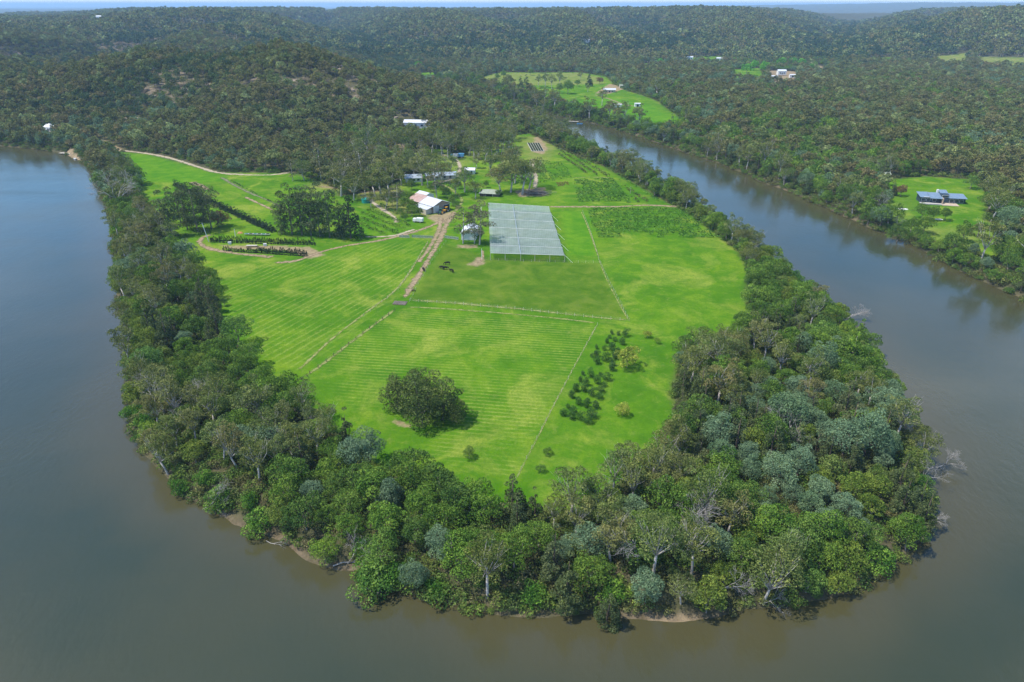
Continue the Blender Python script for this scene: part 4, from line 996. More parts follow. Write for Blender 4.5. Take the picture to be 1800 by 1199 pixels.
# the field over the river
for i, (px, py, h, k, lb) in enumerate(((933, 133, 9, 'broadleaf_tree', "small round tree at the top edge of the far field"), (885, 138, 11, 'broadleaf_tree', "bush at the top left of the far field"), (874, 138, 6, 'bank_shrub', "tiny bush at the top left of the far field"),
      (958, 154, 16, 'gum_tree', "thin tree left of the middle in the far field"), (946, 152, 12, 'gum_tree', "thinnest tree in the far field"), (970, 156, 15, 'gum_tree', "thin tree in the middle of the far field"), (985, 152, 17, 'gum_tree', "tree above the round tree in the far field"),
      (998, 165, 18, 'broadleaf_tree', "big round tree in the far field"), (984, 164, 13, 'broadleaf_tree', "round tree left of the big one in the far field"), (1015, 152, 9, 'broadleaf_tree', "bush beside the pine in the far field"), (1035, 152, 19, 'pine_tree', "dark pine by the far farmstead"),
      (1033, 162, 9, 'gum_tree', "small tree below the far pine"), (1020, 141, 10, 'gum_tree', "tree at the top right of the far field"), (1058, 186, 18, 'gum_tree', "tall lone tree on the bright far field"), (1054, 148, 9, 'rust_tree', "rust red tree by the far farmstead"), (1080, 149, 12, 'lime_tree', "bright green tree by the far farmstead"),
      (925, 160, 22, 'pine_tree', "dark cone tree at the near edge of the far field"), (915, 158, 18, 'pine_tree', "dark tree left of the cone at the far field edge"), (895, 163, 22, 'gum_tree', "gum at the left corner of the far field"))):
    put(k, px, py, h * 1.25, lb, name={'gum_tree': 'field_tree', 'broadleaf_tree': 'field_tree'}.get(k), group="trees on the field over the river")
for px, py, h, lb in ((1560, 398, 40, "round tree at the left of the river lawn"), (1622, 412, 34, "tree in front of the blue roofed house"), (1640, 388, 24, "pale tree just below the blue roofed house"), (1660, 388, 22, "pale tree below the paved terrace"), (1620, 385, 26, "grey green tree below the house left wing"), (1582, 345, 18, "brown leaved tree left of the blue roofed house"), (1690, 425, 34, "leafy tree low on the river lawn"), (1718, 415, 26, "leafy tree at the right of the river lawn"), (1575, 425, 34, "leafy tree between the lawn and the river"), (1600, 412, 30, "dark tree at the foot of the river lawn"), (1735, 372, 34, "tree at the right edge beside the blue roofed house"), (1705, 332, 24, "tree behind the right wing of the blue roofed house")):
    put('rust_tree' if 'brown' in lb else 'broadleaf_tree', px, py, h, lb, name=None if 'brown' in lb else 'lawn_tree')
for px, py, h, lb in ((1312, 136, 16, "bright tree in the distant clearing"), (1342, 134, 17, "bright round tree beside the distant house"), (1372, 124, 15, "bright tree above the distant house"), (1392, 122, 13, "bright tree right of the distant house"), (736, 126, 11, "bright tree behind the far water"), (752, 124, 9, "bright small tree behind the far water"), (1408, 122, 12, "bright tree furthest right of the distant house"), (1325, 128, 14, "bright tree at the back of the distant clearing"), (1292, 118, 10, "small bright tree left of the distant clearing"), (905, 104, 9, "bright tree under the wooded slope opposite"), (885, 102, 8, "small bright tree under the wooded slope opposite"), (1160, 118, 9, "bright tree by the valley clearing"), (1425, 130, 11, "small bright tree in the woods right of the clearing")):
    o = put('bright_tree', px, py - 4, h * 1.2, lb)

HOME = GP([(590, 285), (700, 262), (760, 258), (850, 243), (905, 243), (900, 275), (850, 285), (812, 275), (700, 300), (640, 330), (600, 330)])
ht = sprinkle(HOME, 6.8, 12000, 31, lambda x, y: fbm(x, y, 26, 2, 91) > -.22)
hk = [GP([q])[0] for q in ((760, 312), (808, 277), (826, 300), (740, 312), (682, 291), (749, 276), (833, 288))]
PROTO['homestead_tree'] = PROTO['gum_tree']; DESC['homestead_tree'] = ("tree on the homestead slope", "tree", "trees on the homestead slope")
for x, y in ht:
    if min(np.hypot(x - q[0], y - q[1]) for q in hk) > 8: later('homestead_tree', x, y, max(.4, rng.normal(.82, .16)))
settle('homestead_tree')

BARE = []
for i in range(6):
    mb, tw = bare_tree(40 + i, 12 + i % 3 * 2, .5 + .06 * (i % 3), 5, ((.25, -.3, .1, .45, -.1, .3)[i], (.1, 0, -.2, 0, .1, .1)[i]), .20)
    BARE.append((mb.mesh("trunk", M['bark_dead'], True), tw.mesh("twigs", M['bark_dead'], True)))
def bare(px, py, hpx, label, var, rz=0.0, tilt=None, name='dead_tree', zoff=0.0):
    p = GT(px, py); e = math.atan2(CAM_H - p[2], p[1]); s = hpx * mpp(p) / math.cos(e) / 13.0
    o = root(name, p + Vector((0, 0, zoff)), label, "dead tree", None, rz); o.scale = (s, s, s)
    if tilt: o.rotation_euler = (tilt[0], tilt[1], rz)
    link(bpy.data.objects.new("trunk", BARE[var][0]), o); link(bpy.data.objects.new("twigs", BARE[var][1]), o)
bare(217, 368, 66, "white bare tree standing over the left bay", 1, .4)
bare(258, 405, 38, "smaller bare tree on the left shore below the bay", 2, 1.0)
bare(1195, 942, 84, "big white bare tree spreading in the front wood", 0, .3)
bare(1122, 992, 74, "upright white bare tree in the front wood", 4, 2.0)
bare(1100, 962, 42, "thin white snag left of the upright bare tree", 2, 2.6)
bare(1205, 990, 60, "thin bare tree below the big white bare tree", 5, .9)
bare(1488, 562, 42, "pale bare tree reaching over the right river", 0, 0, (0, R(28)))
bare(1645, 822, 42, "bare tree leaning far over the right water", 3, 0, (0, R(38)))
bare(1612, 850, 36, "small bare tree beside the one leaning over the right water", 2, .5, (0, R(20)))
bare(1630, 912, 28, "bare branch stretching flat over the right water", 3, -.3, (0, R(66)))
bare(1385, 790, 62, "white bare tree among the grey wattles", 4, .2)
bare(1455, 668, 26, "short white snag below the lime cone tree", 2, 0)
bare(275, 715, 60, "white bare tree in the left woods", 1, 2.2)
bare(345, 745, 56, "bare grey tree inland of the left woods one", 5, 1.4)
bare(470, 740, 46, "slim bare tree in the left wood near the field", 4, 2.9)
bare(1545, 375, 34, "bare white tree left of the river lawn", 1, 1.0)
bare(1572, 402, 26, "leaning bare tree below the river lawn", 3, .1)
bare(590, 996, 62, "long fallen bare tree lying out in the water", 4, 2.1, (R(78), R(-60)), 'fallen_tree', .4)
bare(470, 952, 30, "short fallen branch lying in the water", 2, 1.0, (R(70), R(75)), 'fallen_tree', .2)
bare(360, 898, 46, "grey fallen crown hanging in the left water", 5, 2.8, (R(20), R(-70)), 'fallen_tree', .6)
bare(1262, 1050, 46, "white fallen trunk above the sandy bank", 1, .2, (R(10), R(66)), 'fallen_tree', 1.5)
bare(1335, 1066, 30, "pale fallen limb over the front right shore", 2, .2, (0, R(70)), 'fallen_tree', 1.0)

# ------------------------------------------------------------------ fruit bushes, hedge, crops, pots
FB = [(1425,550),(1413,572),(1460,556),(1496,564),(1400,598),(1443,588),(1480,606),(1345,628),(1385,636),(1425,632),(1460,642),(1320,672),(1440,662),(1395,690),(1347,707),(1430,716),(1425,742),(1442,682),(1273,766),(1315,777),(1365,772),(1400,792),
      (1350,812),(1290,822),(1280,852),(1385,826),(1370,856),(1235,852),(1215,887),(1320,877),(1360,892),(1250,922),(1300,912),(1340,942),(1290,937),(1195,942),(1170,982),(1225,970),(1213,997),(1260,1002),(1320,992),(1300,1018),(1345,668),(1260,800),(1342,655)]
g_ = np.random.default_rng(5); small = {0,1,2,4,5,7,8,11,18,20,25,35,43,44,32,10}
fbp = [(600 + a / 3, 404 + b / 3) for a, b in FB]
rank_y = np.argsort(np.argsort([p[1] for p in fbp]))
for i, (px, py) in enumerate(fbp):
    p = GT(px, py); s = (.58 if i in small else .92) * g_.normal(1, .1)
    plant('fruit_bush', p[0], p[1], s, f"{'small' if i in small else 'round'} dark fruit bush, {ORD(int(rank_y[i]) + 1).replace('nearest', 'in order down the plot')}".replace("fruit bush, in", "fruit bush, first in"), "fruit bush", "dark fruit bushes in the right field")
hp = [GT(308 + (480 - 308) * t, 326 + (408 - 326) * t ** .95) for t in np.linspace(0, 1, 52)]
hr = bpy.data.objects.new("hedge", None); link(hr); hr.location = hp[26]; tag(hr, "long dark clipped hedge running down behind the pot rows", "hedge")
for i, p in enumerate(hp):
    v = PROTO['hedge_bush'][i % 3]
    for q, nm in zip(v, ("trunk", "crown")):
        o = link(bpy.data.objects.new("bush_" + nm, q), hr); o.location = Vector(p) - hr.location; o.rotation_euler.z = i * 1.7; s = 1 + .12 * math.sin(i * 2.3); o.scale = (s, s, s * 1.05)

def rows(name, polypx, dirpx, spacing, h, r, leaf, mat, label, cat, per=10, step=1.2, gap=.08, seed=1, wob=.3):
    poly = GP(polypx); a, b = G(*dirpx[0]), G(*dirpx[1]); t = (b - a) / np.linalg.norm(b - a); n = np.array([-t[1], t[0]])
    pr = poly @ n; pt = poly @ t; L = []; g = np.random.default_rng(seed)
    for c in np.arange(pr.min(), pr.max(), spacing):
        s = np.arange(pt.min(), pt.max(), step); q = s[:, None] * t + (c + g.normal(size=len(s)) * wob * .3)[:, None] * n
        q = q[inside(q[:, 0], q[:, 1], poly)]; q = q[g.random(len(q)) > gap]
        L.append(q)
    Q = np.vstack(L); z = height(Q[:, 0], Q[:, 1]); k = g.normal(1, .22, len(Q)).clip(.4, 1.6)
    thin = fbm(Q[:, 0], Q[:, 1], 14, 2, 5) > -.45
    Q, z, k = Q[thin], z[thin], k[thin]
    lob = np.column_stack([Q, z + h * .5 * k, r * k, r * k, h * .55 * k])
    d = g.normal(size=(len(lob), per, 3)); d /= np.linalg.norm(d, axis=2, keepdims=True); d[..., 2] = np.abs(d[..., 2]) * 1.0 - .25
    p = (lob[:, None, :3] + d * lob[:, None, 3:6] * (.7 + .4 * g.random((len(lob), per, 1)))).reshape(-1, 3)
    nr = d.reshape(-1, 3) + .6 * g.normal(size=p.shape); nr /= np.linalg.norm(nr, axis=1, keepdims=True)
    tt = np.cross(nr, g.normal(size=p.shape)); tt /= np.linalg.norm(tt, axis=1, keepdims=True); bb = np.cross(nr, tt)
    s = leaf * (.6 + .7 * g.random(len(p)))[:, None]
    V = np.stack([p - tt * s * .5, p + bb * s * .4, p + tt * s * .5, p - bb * s * .4], 1).reshape(-1, 3)
    tint = np.repeat(np.clip(np.repeat(g.normal(size=len(lob)) * .5, per) + .5 * g.normal(size=len(p)), -1.5, 1.6), 4)
    me = mesh_np(name, V, np.arange(len(V)).reshape(-1, 4), {'tint': ('FLOAT', tint)}); me.materials.append(M[mat])
    return tag(link(bpy.data.objects.new(name, me)), label, cat, None, 'stuff')
rows('crop_planting', [(1030, 367), (1204, 367), (1284, 419), (1052, 421)], ((1030, 385), (1230, 386)), 4.4, 1.3, .85, .55, 'leaf_crop', "broad block of low leafy crop rows right of the net", "crop", 20, 1.2, .10, 1)
rows('crop_planting', [(1008, 315), (1078, 314), (1112, 356), (1016, 357)], ((1010, 330), (1090, 329)), 4.2, 1.0, .7, .6, 'leaf_crop', "square block of crop rows above the dirt lane", "crop", 20, 1.2, .10, 2)
rows('crop_planting', [(948, 284), (988, 284), (1006, 311), (944, 324)], ((950, 300), (1000, 299)), 4.8, 1.0, .7, .6, 'leaf_crop', "small upper block of crop rows beside the bare strip", "crop", 11, 1.3, .15, 3)
rows('orchard_planting', [(978, 258), (1012, 266), (1148, 356), (1118, 357), (1082, 314), (1012, 302), (985, 282)], ((990, 262), (1128, 350)), 5.5, 2.2, 1.2, .7, 'leaf_hill', "slanting rows of dark orchard trees along the right slope", "orchard", 16, 2.0, .15, 4)
rows('orchard_planting', [(1020, 262), (1050, 282), (1130, 330), (1160, 352), (1150, 356), (1100, 326), (1030, 276)], ((1020, 262), (1140, 340)), 5.0, 1.8, 1.0, .7, 'leaf_crop', "slanting row of dull green orchard trees above the shore", "orchard", 14, 2.0, .25, 5)
rows('orchard_planting', [(636, 372), (660, 366), (700, 386), (722, 398), (700, 412), (650, 414), (632, 396)], ((640, 384), (700, 408)), 6.0, 2.0, 1.5, .6, 'leaf_broad', "leafy bush rows between the dark pine and the white truck", "orchard", 26, 1.9, .08, 6)
rows('orchard_planting', [(664, 360), (676, 358), (700, 376), (690, 382)], ((666, 360), (694, 378)), 4.0, 1.9, 1.3, .6, 'leaf_citrus', "short dark bush row beside the pale track", "orchard", 26, 1.9, .05, 7)
rows('weed_patch', [(390, 312), (404, 312), (520, 372), (505, 376)], ((395, 312), (512, 373)), 3.0, .7, .8, .6, 'leaf_under', "strip of brown weeds in the far left field", "weeds", 9, 1.4, .3, 8)
rows('weed_patch', [(1088, 318), (1100, 318), (1100, 326), (1086, 326)], ((1086, 322), (1100, 322)), 2.0, .9, .9, .5, 'leaf_rust', "brown heap of dead plants by the crop block", "weeds", 12, 1.2, .1, 9) if False else None
rows('weed_patch', [(977, 322), (998, 320), (1000, 326), (980, 329)], ((977, 325), (1000, 323)), 2.0, .9, .9, .5, 'leaf_rust', "oval patch of dead brown plants beside the crop block", "weeds", 12, 1.2, .1, 9)

def pot_mesh(seed, h=1.5):
    g = np.random.default_rng(seed)
    cr = lobes_mesh("foliage", [(0, 0, h * .45, .36, .36, h * .3), (.1, .05, h * .7, .28, .28, h * .3), (-.08, 0, h * .9, .16, .16, h * .22)], 90, .26, seed, -.9, .8); cr.materials.append(M['leaf_pot'])
    mb = MB(); mb.tube([(0, 0, 0), (0, 0, .36)], [.24, .3], 8); return mb.mesh("pot", M['pot']), cr
POTS = [pot_mesh(900 + i, 1.3 + .35 * i) for i in range(4)]
def pot_line(a, b, n, row, seed):
    g = np.random.default_rng(seed)
    for i in range(n):
        t = i / (n - 1); p = GT(a[0] + (b[0] - a[0]) * t + g.normal() * .4, a[1] + (b[1] - a[1]) * t + g.normal() * .25); v = POTS[g.integers(0, 4)]
        o = root("potted_shrub", p, f"dark potted shrub in {row}, {ORD(i + 1).replace('nearest', 'from its left end')}".replace("row, from", "row, first from"), "potted plant", "potted shrubs in the nursery rows", g.random() * 6)
        s = g.normal(1.1, .12); o.scale = (s, s, s)
        link(bpy.data.objects.new("pot", v[0]), o); link(bpy.data.objects.new("foliage", v[1]), o)
pot_line((371, 423), (552, 428), 62, "the top row", 1); pot_line((371, 426), (553, 431), 62, "the second row", 2)
pot_line((392, 441), (452, 445), 26, "the left half of the third row", 3); pot_line((454, 441), (538, 447), 38, "the right half of the third row", 4); pot_line((453, 445), (540, 451), 38, "the bottom row", 5)

# ------------------------------------------------------------------ buildings
def face(a, b): return math.atan2(b[1] - a[1], b[0] - a[0])
def gable(name, loc, rz, w, l, h, rise, wallm, roofm, label, cat="building", over=.5, wins=(), doors=(), group=None, hip=False):
    """w across, l along the ridge (local y), front gable at -y; wins/doors: (side, along, width, z0, z1), side 'f','b','l','r'"""
    o = root(name, loc, label, cat, group, rz); mb = MB(); a, b = w / 2, l / 2
    vs = [(-a, -b, -1.0), (a, -b, -1.0), (a, b, -1.0), (-a, b, -1.0), (-a, -b, h), (a, -b, h), (a, b, h), (-a, b, h), (0, -b, h + rise), (0, b, h + rise)]
    mb.add(vs, [(0, 1, 5, 8, 4), (1, 2, 6, 5), (2, 3, 7, 9, 6), (3, 0, 4, 7)]); mb.build("wall", M[wallm], o)
    k = rise / a; rf = MB(); e = over
    for s in (-1, 1):
        q = [(0, -b - e, h + rise + .12), (0, b + e, h + rise + .12), (s * (a + e), b + e, h - k * e + .12), (s * (a + e), -b - e, h - k * e + .12)]
        if hip: q[0] = (0, -b + a * .8, h + rise + .12); q[1] = (0, b - a * .8, h + rise + .12)
        rf.slab(q if s < 0 else q[::-1], .1)
    if hip:
        for s in (-1, 1):
            q0, q1, q2 = (-(a + e), s * (b + e), h - k * e + .12), ((a + e), s * (b + e), h - k * e + .12), (0, s * (b - a * .8), h + rise + .12)
            rf.add([q0, q1, q2], [(0, 1, 2) if s < 0 else (0, 2, 1)])
    rf.build("roof", M[roofm], o)
    def opening(kind, side, t, ww, z0, z1):
        f = MB(); p = MB(); zc, hh = (z0 + z1) / 2, z1 - z0
        if side in 'fb':
            s = -1 if side == 'f' else 1
            f.box((t, s * (b + .03), zc), (ww + .24, .1, hh + .24)); p.box((t, s * (b + .07), zc), (ww, .08, hh))
        else:
            s = -1 if side == 'l' else 1
            f.box((s * (a + .03), t, zc), (.1, ww + .24, hh + .24)); p.box((s * (a + .07), t, zc), (.08, ww, hh))
        fr = f.build("window" if kind == 'w' else "door", M['whitepost'], o)
        p.build("pane" if kind == 'w' else "door_leaf", M['glass' if kind == 'w' else 'dark'], fr)
    for q in wins: opening('w', *q)
    for q in doors: opening('d', *q)
    return o

A, B = GT(762, 376), GT(791, 369)
ax = Vector((A.y - B.y, B.x - A.x, 0)).normalized(); rzb = face(A, B)
wb_, lb_ = (B - A).length, 23.0
def on(fr, back): return A.lerp(B, fr) + ax * back
c = on(.5, lb_ / 2); c.z = A.z
barn = gable("barn", c, rzb, wb_, lb_, 4.4, 2.3, 'brickish', 'roof_zinc', "big packing barn with a rusty and silver roof", "barn", .6, wins=(('l', -4, 1.4, 1.2, 2.4), ('l', 3, 1.4, 1.2, 2.4), ('r', 2, 1.4, 1.2, 2.4)), doors=(('f', 3.4, 4.2, 0, 3.6), ('f', -1.8, 1.6, 0, 2.4)))
rr = MB(); k_ = 2.3 / (wb_ / 2)
for s in (-1, 1):
    q = [(0, 1.0, 6.7 + .17), (0, lb_ / 2 + .64, 6.7 + .17), (s * (wb_ / 2 + .64), lb_ / 2 + .64, 4.4 - k_ * .64 + .17), (s * (wb_ / 2 + .64), 1.0, 4.4 - k_ * .64 + .17)]
    rr.slab(q if s < 0 else q[::-1], .04)
tag(rr.build("rear_roof", M['roof_rust'], barn), "rusty red rear half of the roof")
pn = MB(); pn.box((-3.9, -lb_ / 2 - .06, 2.2), (4.0, .14, 4.0)); pn.build("front_cladding", M['roof_zinc'], barn)
lt = MB(); lt.slab([(-wb_ / 2 - 4.2, -lb_ / 2 + .5, 3.0), (-wb_ / 2 + .2, -lb_ / 2 + .5, 4.05), (-wb_ / 2 + .2, 1.5, 4.05), (-wb_ / 2 - 4.2, 1.5, 3.0)], .12)
lr_ = lt.build("lean_to", M['roof_zinc'], barn); lw = MB(); lw.box((-wb_ / 2 - 2.1, -5.2, 1.3), (4.0, 9.6, 3.2)); lw.build("lean_to_wall", M['cream'], lr_)
p = GT(747, 350); gable("shed", p, rzb, 7, 9, 3.2, 1.3, 'white', 'roof_zinc', "pale iron shed right behind the rusty barn", "shed", .4, doors=(('f', 0, 2.2, 0, 2.4),))
p = GT(826, 420); gable("shed", p + Vector((0, 4, 0)), R(-6), 7.2, 12, 3.6, 1.9, 'white', 'roof_white', "white gabled shed between two pale gums", "shed", .5, wins=(('l', 0, 1.2, 1.2, 2.2),), doors=(('b', 0, 2.6, 0, 2.8),))
a, b = GT(713, 321), GT(739, 320); gable("long_house", a.lerp(b, .5) + Vector((0, 4, 0)), face(a, b) + R(90), 8.0, 11.0, 3.0, 1.5, 'white', 'roof_grey', "white house with grey iron roof behind the barn trees", "house", .7, wins=(('l', -3, 1.6, 1, 2.3), ('l', 0, 1.6, 1, 2.3)), doors=(('l', 3, 1.4, 0, 2.2),))
a, b = GT(748, 318), GT(800, 315); gable("long_house", a.lerp(b, .5) + Vector((0, 4, 0)), face(a, b) + R(90), 7.5, (b - a).length, 3.0, 1.4, 'cream', 'roof_grey', "long low house with grey roof beside the curving drive", "house", .7, wins=tuple(('l', t, 1.6, 1, 2.3) for t in (-6, -2, 3, 7)), doors=(('l', 5, 1.2, 0, 2.2),))
p = GT(826, 306); gable("cottage", p + Vector((0, 2.5, 0)), R(84), 5.5, 7.0, 2.8, 1.1, 'white', 'roof_white', "small white roofed cottage right of the long house", "cottage", .4, wins=(('l', 1.5, 1.2, 1, 2.1),), doors=(('l', -1.5, 1.0, 0, 2.1),))
p = GT(862, 346); gable("open_shelter", p + Vector((0, 5, 0)), R(80), 9, 12, 1.9, 1.5, 'timberdark', 'roof_green', "low wide green hipped roof above the net canopy", "shelter", .6, doors=(('l', 0, 4.0, 0, 1.7),), hip=True)
p = GT(735, 226); gable("hill_house", p + Vector((0, 6, 1.0)), R(86), 11, 26, 4.2, 1.8, 'white', 'roof_white', "long white building up among the hillside trees", "house", .5, wins=tuple(('l', t, 2, 1, 2.6) for t in (-9, -4, 2, 8)), doors=(('l', 5, 1.6, 0, 2.4),))
p = GT(88, 233); gable("river_house", p + Vector((0, 6, .6)), R(75), 8, 13, 4.0, 2.2, 'white', 'roof_white', "white roofed house in the trees across the left bay", "house", .6, wins=(('l', -3, 1.6, 1, 2.4), ('l', 2, 1.6, 1, 2.4)), doors=(('l', 4.5, 1.2, 0, 2.2),), hip=True)
p = GT(83, 234); gable("boat_shed", p + Vector((-4, 1, .4)), R(80), 4, 9, 2.4, .7, 'white', 'roof_white', "low white annex beside the house across the left bay", "shed", .5, wins=(('l', 0, 1.4, .9, 1.8),))
p = GT(122, 234); gable("boat_shed", p + Vector((0, 4, .4)), R(88), 4, 8, 2.6, .8, 'white', 'roof_white', "small pale shed half hidden right of the bay house", "shed", .4, doors=(('l', 0, 1.8, 0, 2.0),))
p = GT(1557, 314); gable("shed", p + Vector((0, 3, 0)), R(82), 5, 6.5, 2.7, 1.0, 'cream', 'roof_green', "faded green shed at the edge of the river lawn", "shed", .4, doors=(('l', 0, 2.0, 0, 2.0),))
p = GT(1375, 133); gable("distant_house", p + Vector((0, 6, 2)), R(88), 10, 13, 5.0, 2, 'white', 'roof_white', "white house in the distant clearing among bright trees", "house", .5, wins=(('l', -3, 1.6, 1, 2.6), ('l', 3, 1.6, 1, 2.6)), doors=(('l', 0, 1.4, 0, 2.3),))
p = GT(1394, 137); gable("distant_shed", p + Vector((0, 4, 1)), R(84), 6, 9, 3.2, 1, 'white', 'roof_white', "small white shed right of the house in the clearing", "shed", .4, doors=(('l', 0, 3, 0, 2.6),))
p = GT(1362, 139); gable("distant_shed", p + Vector((0, 4, 1)), R(95), 5, 10, 3.0, 1, 'white', 'roof_white', "low white shed below the house in the clearing", "shed", .4, doors=(('l', 0, 3, 0, 2.4),))
p = GT(1030, 77); gable("ridge_house", p + Vector((0, 8, 3)), R(86), 10, 16, 5.0, 2, 'white', 'roof_zinc', "white house high on the wooded slope opposite", "house", .5, wins=(('l', -4, 1.6, 1, 2.6), ('l', 3, 1.6, 1, 2.6)))
p = GT(1050, 80); gable("ridge_house", p + Vector((0, 8, 2)), R(96), 7, 14, 3.0, 1.2, 'cream', 'roof_zinc', "long low house right of the white one on the slope", "house", .5, doors=(('l', 0, 1.6, 0, 2.3),))
p = GT(774, 115); gable("distant_house", p + Vector((0, 6, 2)), R(86), 8, 12, 4.0, 1.6, 'white', 'roof_white', "white house above the patch of far water", "house", .5, doors=(('l', 0, 1.6, 0, 2.3),))
p = GT(1087, 189); gable("field_shed", p + Vector((0, 3, 0)), R(80), 5, 8, 2.8, .9, 'white', 'roof_white', "white roofed shed on the bright far field", "shed", .4, doors=(('l', 0, 2.4, 0, 2.2),))
p = GT(1121, 188); gable("field_shed", p + Vector((0, 3, 0)), R(88), 5, 6.5, 3.4, .6, 'white', 'roof_white', "white box shed at the edge of the bright far field", "shed", .2, doors=(('l', 0, 2.4, 0, 2.6),))
p = GT(1072, 163); gable("farmstead", p + Vector((0, 6, 0)), R(84), 9, 16, 3.4, 1.6, 'tan', 'roof_zinc', "pinkish farmstead at the edge of the far field", "house", .6, wins=(('l', -4, 1.8, 1, 2.4), ('l', 4, 1.8, 1, 2.4)), doors=(('l', 0, 1.6, 0, 2.3),))
p = GT(1098, 155); gable("farmstead", p + Vector((0, 6, 0)), R(92), 7, 13, 3.0, 1.2, 'cream', 'roof_green', "pale farm building right of the pinkish farmstead", "house", .5, doors=(('l', 0, 2.6, 0, 2.4),))
for px, py, lb in ((1213, 106, "white house by the narrow far clearing"), (1265, 108, "small white house right of the narrow far clearing"), (1150, 121, "white house in the valley clearing")):
    p = GT(px, py); gable("distant_house", p + Vector((0, 4, 2)), R(86), 8, 12, 4.0, 1.6, 'white', 'roof_white', lb, "house", .5, wins=(('l', -3, 1.6, 1, 2.6),), doors=(('l', 2, 1.4, 0, 2.3),))
for i, (px, py, l) in enumerate(((150, 39, 20), (158, 37, 26), (164, 35.5, 30), (170, 36, 18), (176, 38, 16))):
    p = GT(px, py); s = max(1.0, p.y / 1500)
    gable("distant_house", p + Vector((0, 0, 6)), R(80 + 6 * i), 9 * s, l * .55 * s, 5 * s, 1.6 * s, 'white', 'roof_white', ("first", "second", "third", "fourth", "fifth")[i] + " white building from the left in the far ridge settlement", "house", .5, group="far ridge settlement")

# the blue roofed house across the river
a, b = GT(1618, 358), GT(1697, 359); L_ = (b - a).length; hr_ = root("river_villa", a.lerp(b, .5), "low modern house with blue grey roofs on the river lawn", "house", None, face(a, b) - R(6))
def vbox(name, mat, c, d, par=None): mb = MB(); mb.box(c, d); return mb.build(name, M[mat], par or hr_)
u_ = L_ / 28
vbox("wall", 'navy', (-7.6 * u_, 5, 1.4), (12 * u_, 8, 3.6)); vbox("wall", 'navy', (8.0 * u_, 5, 1.4), (11 * u_, 7, 3.6)); vbox("tower", 'navy', (.9 * u_, 5.4, 2.3), (4.6 * u_, 7, 5.6))
def vroof(q, name="roof", mat='roof_blue'): mb = MB(); mb.slab([(x * u_, y, z) for x, y, z in q], .16); return mb.build(name, M[mat], hr_)
vroof([(-14.4, .2, 3.3), (-7.5, .2, 3.4), (-7.5, 9.6, 4.5), (-14.4, 9.6, 4.4)]); vroof([(-8.6, -1.2, 3.2), (-1.0, -1.2, 3.2), (-1.0, 7.2, 4.9), (-8.6, 7.2, 4.9)])
vroof([(-1.5, 4.6, 5.3), (3.4, 4.6, 5.3), (3.4, 9.6, 6.2), (-1.5, 9.6, 6.2)], "tower_roof"); vroof([(3.0, .6, 3.4), (14.2, .6, 3.4), (14.2, 9.2, 4.4), (3.0, 9.2, 4.4)])
vbox("terrace", 'tan', (3.4 * u_, -1.6, .08), (10 * u_, 6, .5)); vbox("deck", 'concrete', (-8 * u_, -1.8, .2), (13 * u_, 3.4, .5)); vbox("chimney", 'white', (-2.2 * u_, 7.9, 5.0), (1.0, 1.0, 3.2)); vbox("blade_wall", 'tan', (-.9 * u_, 1.2, 1.6), (.5, 5.6, 3.8))
for x in (-12, -9, -5.4): fr = vbox("window", 'whitepost', (x * u_, .96, 1.7), (2.4 * u_, .1, 1.8)); vbox("pane", 'glass', (x * u_, .92, 1.7), (2.1 * u_, .1, 1.5), fr)
for x in (5.2, 8.2, 11.2): fr = vbox("window", 'whitepost', (x * u_, 1.46, 1.6), (2.4 * u_, .1, 2.2)); vbox("pane", 'glass', (x * u_, 1.42, 1.6), (2.1 * u_, .1, 1.9), fr)
fr = vbox("window", 'whitepost', (.9 * u_, 1.86, 4.1), (3.8 * u_, .1, 1.3)); vbox("pane", 'glass', (.9 * u_, 1.82, 4.1), (3.5 * u_, .1, 1.0), fr)
fr = vbox("skylight", 'poly', (-10.5 * u_, .3, 3.55), (3.4 * u_, .9, .1))

# ------------------------------------------------------------------ the net canopy
def GZ(px, py, z): q = G(px, py, z); return Vector((q[0], q[1], z))
NZ = 6.7
tl, tr, br, bl = GZ(858.5, 357, NZ), GZ(965, 363.5, NZ), GZ(993, 449, NZ), GZ(862, 445, NZ)
nc = root("net_canopy", (bl.x, bl.y, 3.5), "big white hail net canopy stretched flat on posts", "net canopy"); off = Vector((bl.x, bl.y, 3.5))
mn = NT('white_net'); sx_ = mn.n("SeparateXYZ", Vector=mn.obj())
wave = mn.math('ADD', mn.math('MULTIPLY', mn.math('SINE', mn.math('MULTIPLY', sx_.outputs[0], 7.0)), .5), .5)
cn = mn.ramp(mn.math('ADD', mn.math('MULTIPLY', mn.noise(.16, 5, .7, mn.obj(), .5), .75), mn.math('MULTIPLY', wave, .2)), [(.35, (.34, .39, .41)), (.65, (.47, .53, .54))])
dn = mn.n("BsdfDiffuse", Color=cn); tn = mn.n("BsdfTranslucent", Color=(.5, .54, .55, 1)); m1 = mn.n("MixShader", Fac=.3); mn.t.links.new(dn.outputs[0], m1.inputs[1]); mn.t.links.new(tn.outputs[0], m1.inputs[2])
tp = mn.n("BsdfTransparent"); m2 = mn.n("MixShader"); mn.set(m2.inputs[0], mn.ramp(mn.noise(.3, 4, .7, mn.obj()), [(.3, .52), (.7, .36)])); mn.t.links.new(m1.outputs[0], m2.inputs[1]); mn.t.links.new(tp.outputs[0], m2.inputs[2])
net_m = mn.done(m2)
def bil(u, v): return (tl.lerp(tr, u)).lerp(bl.lerp(br, u), v) - off
vs_ = [0, .18, .36, .54, .72, .87, 1.0]; us_ = [0, .41, 1.0]
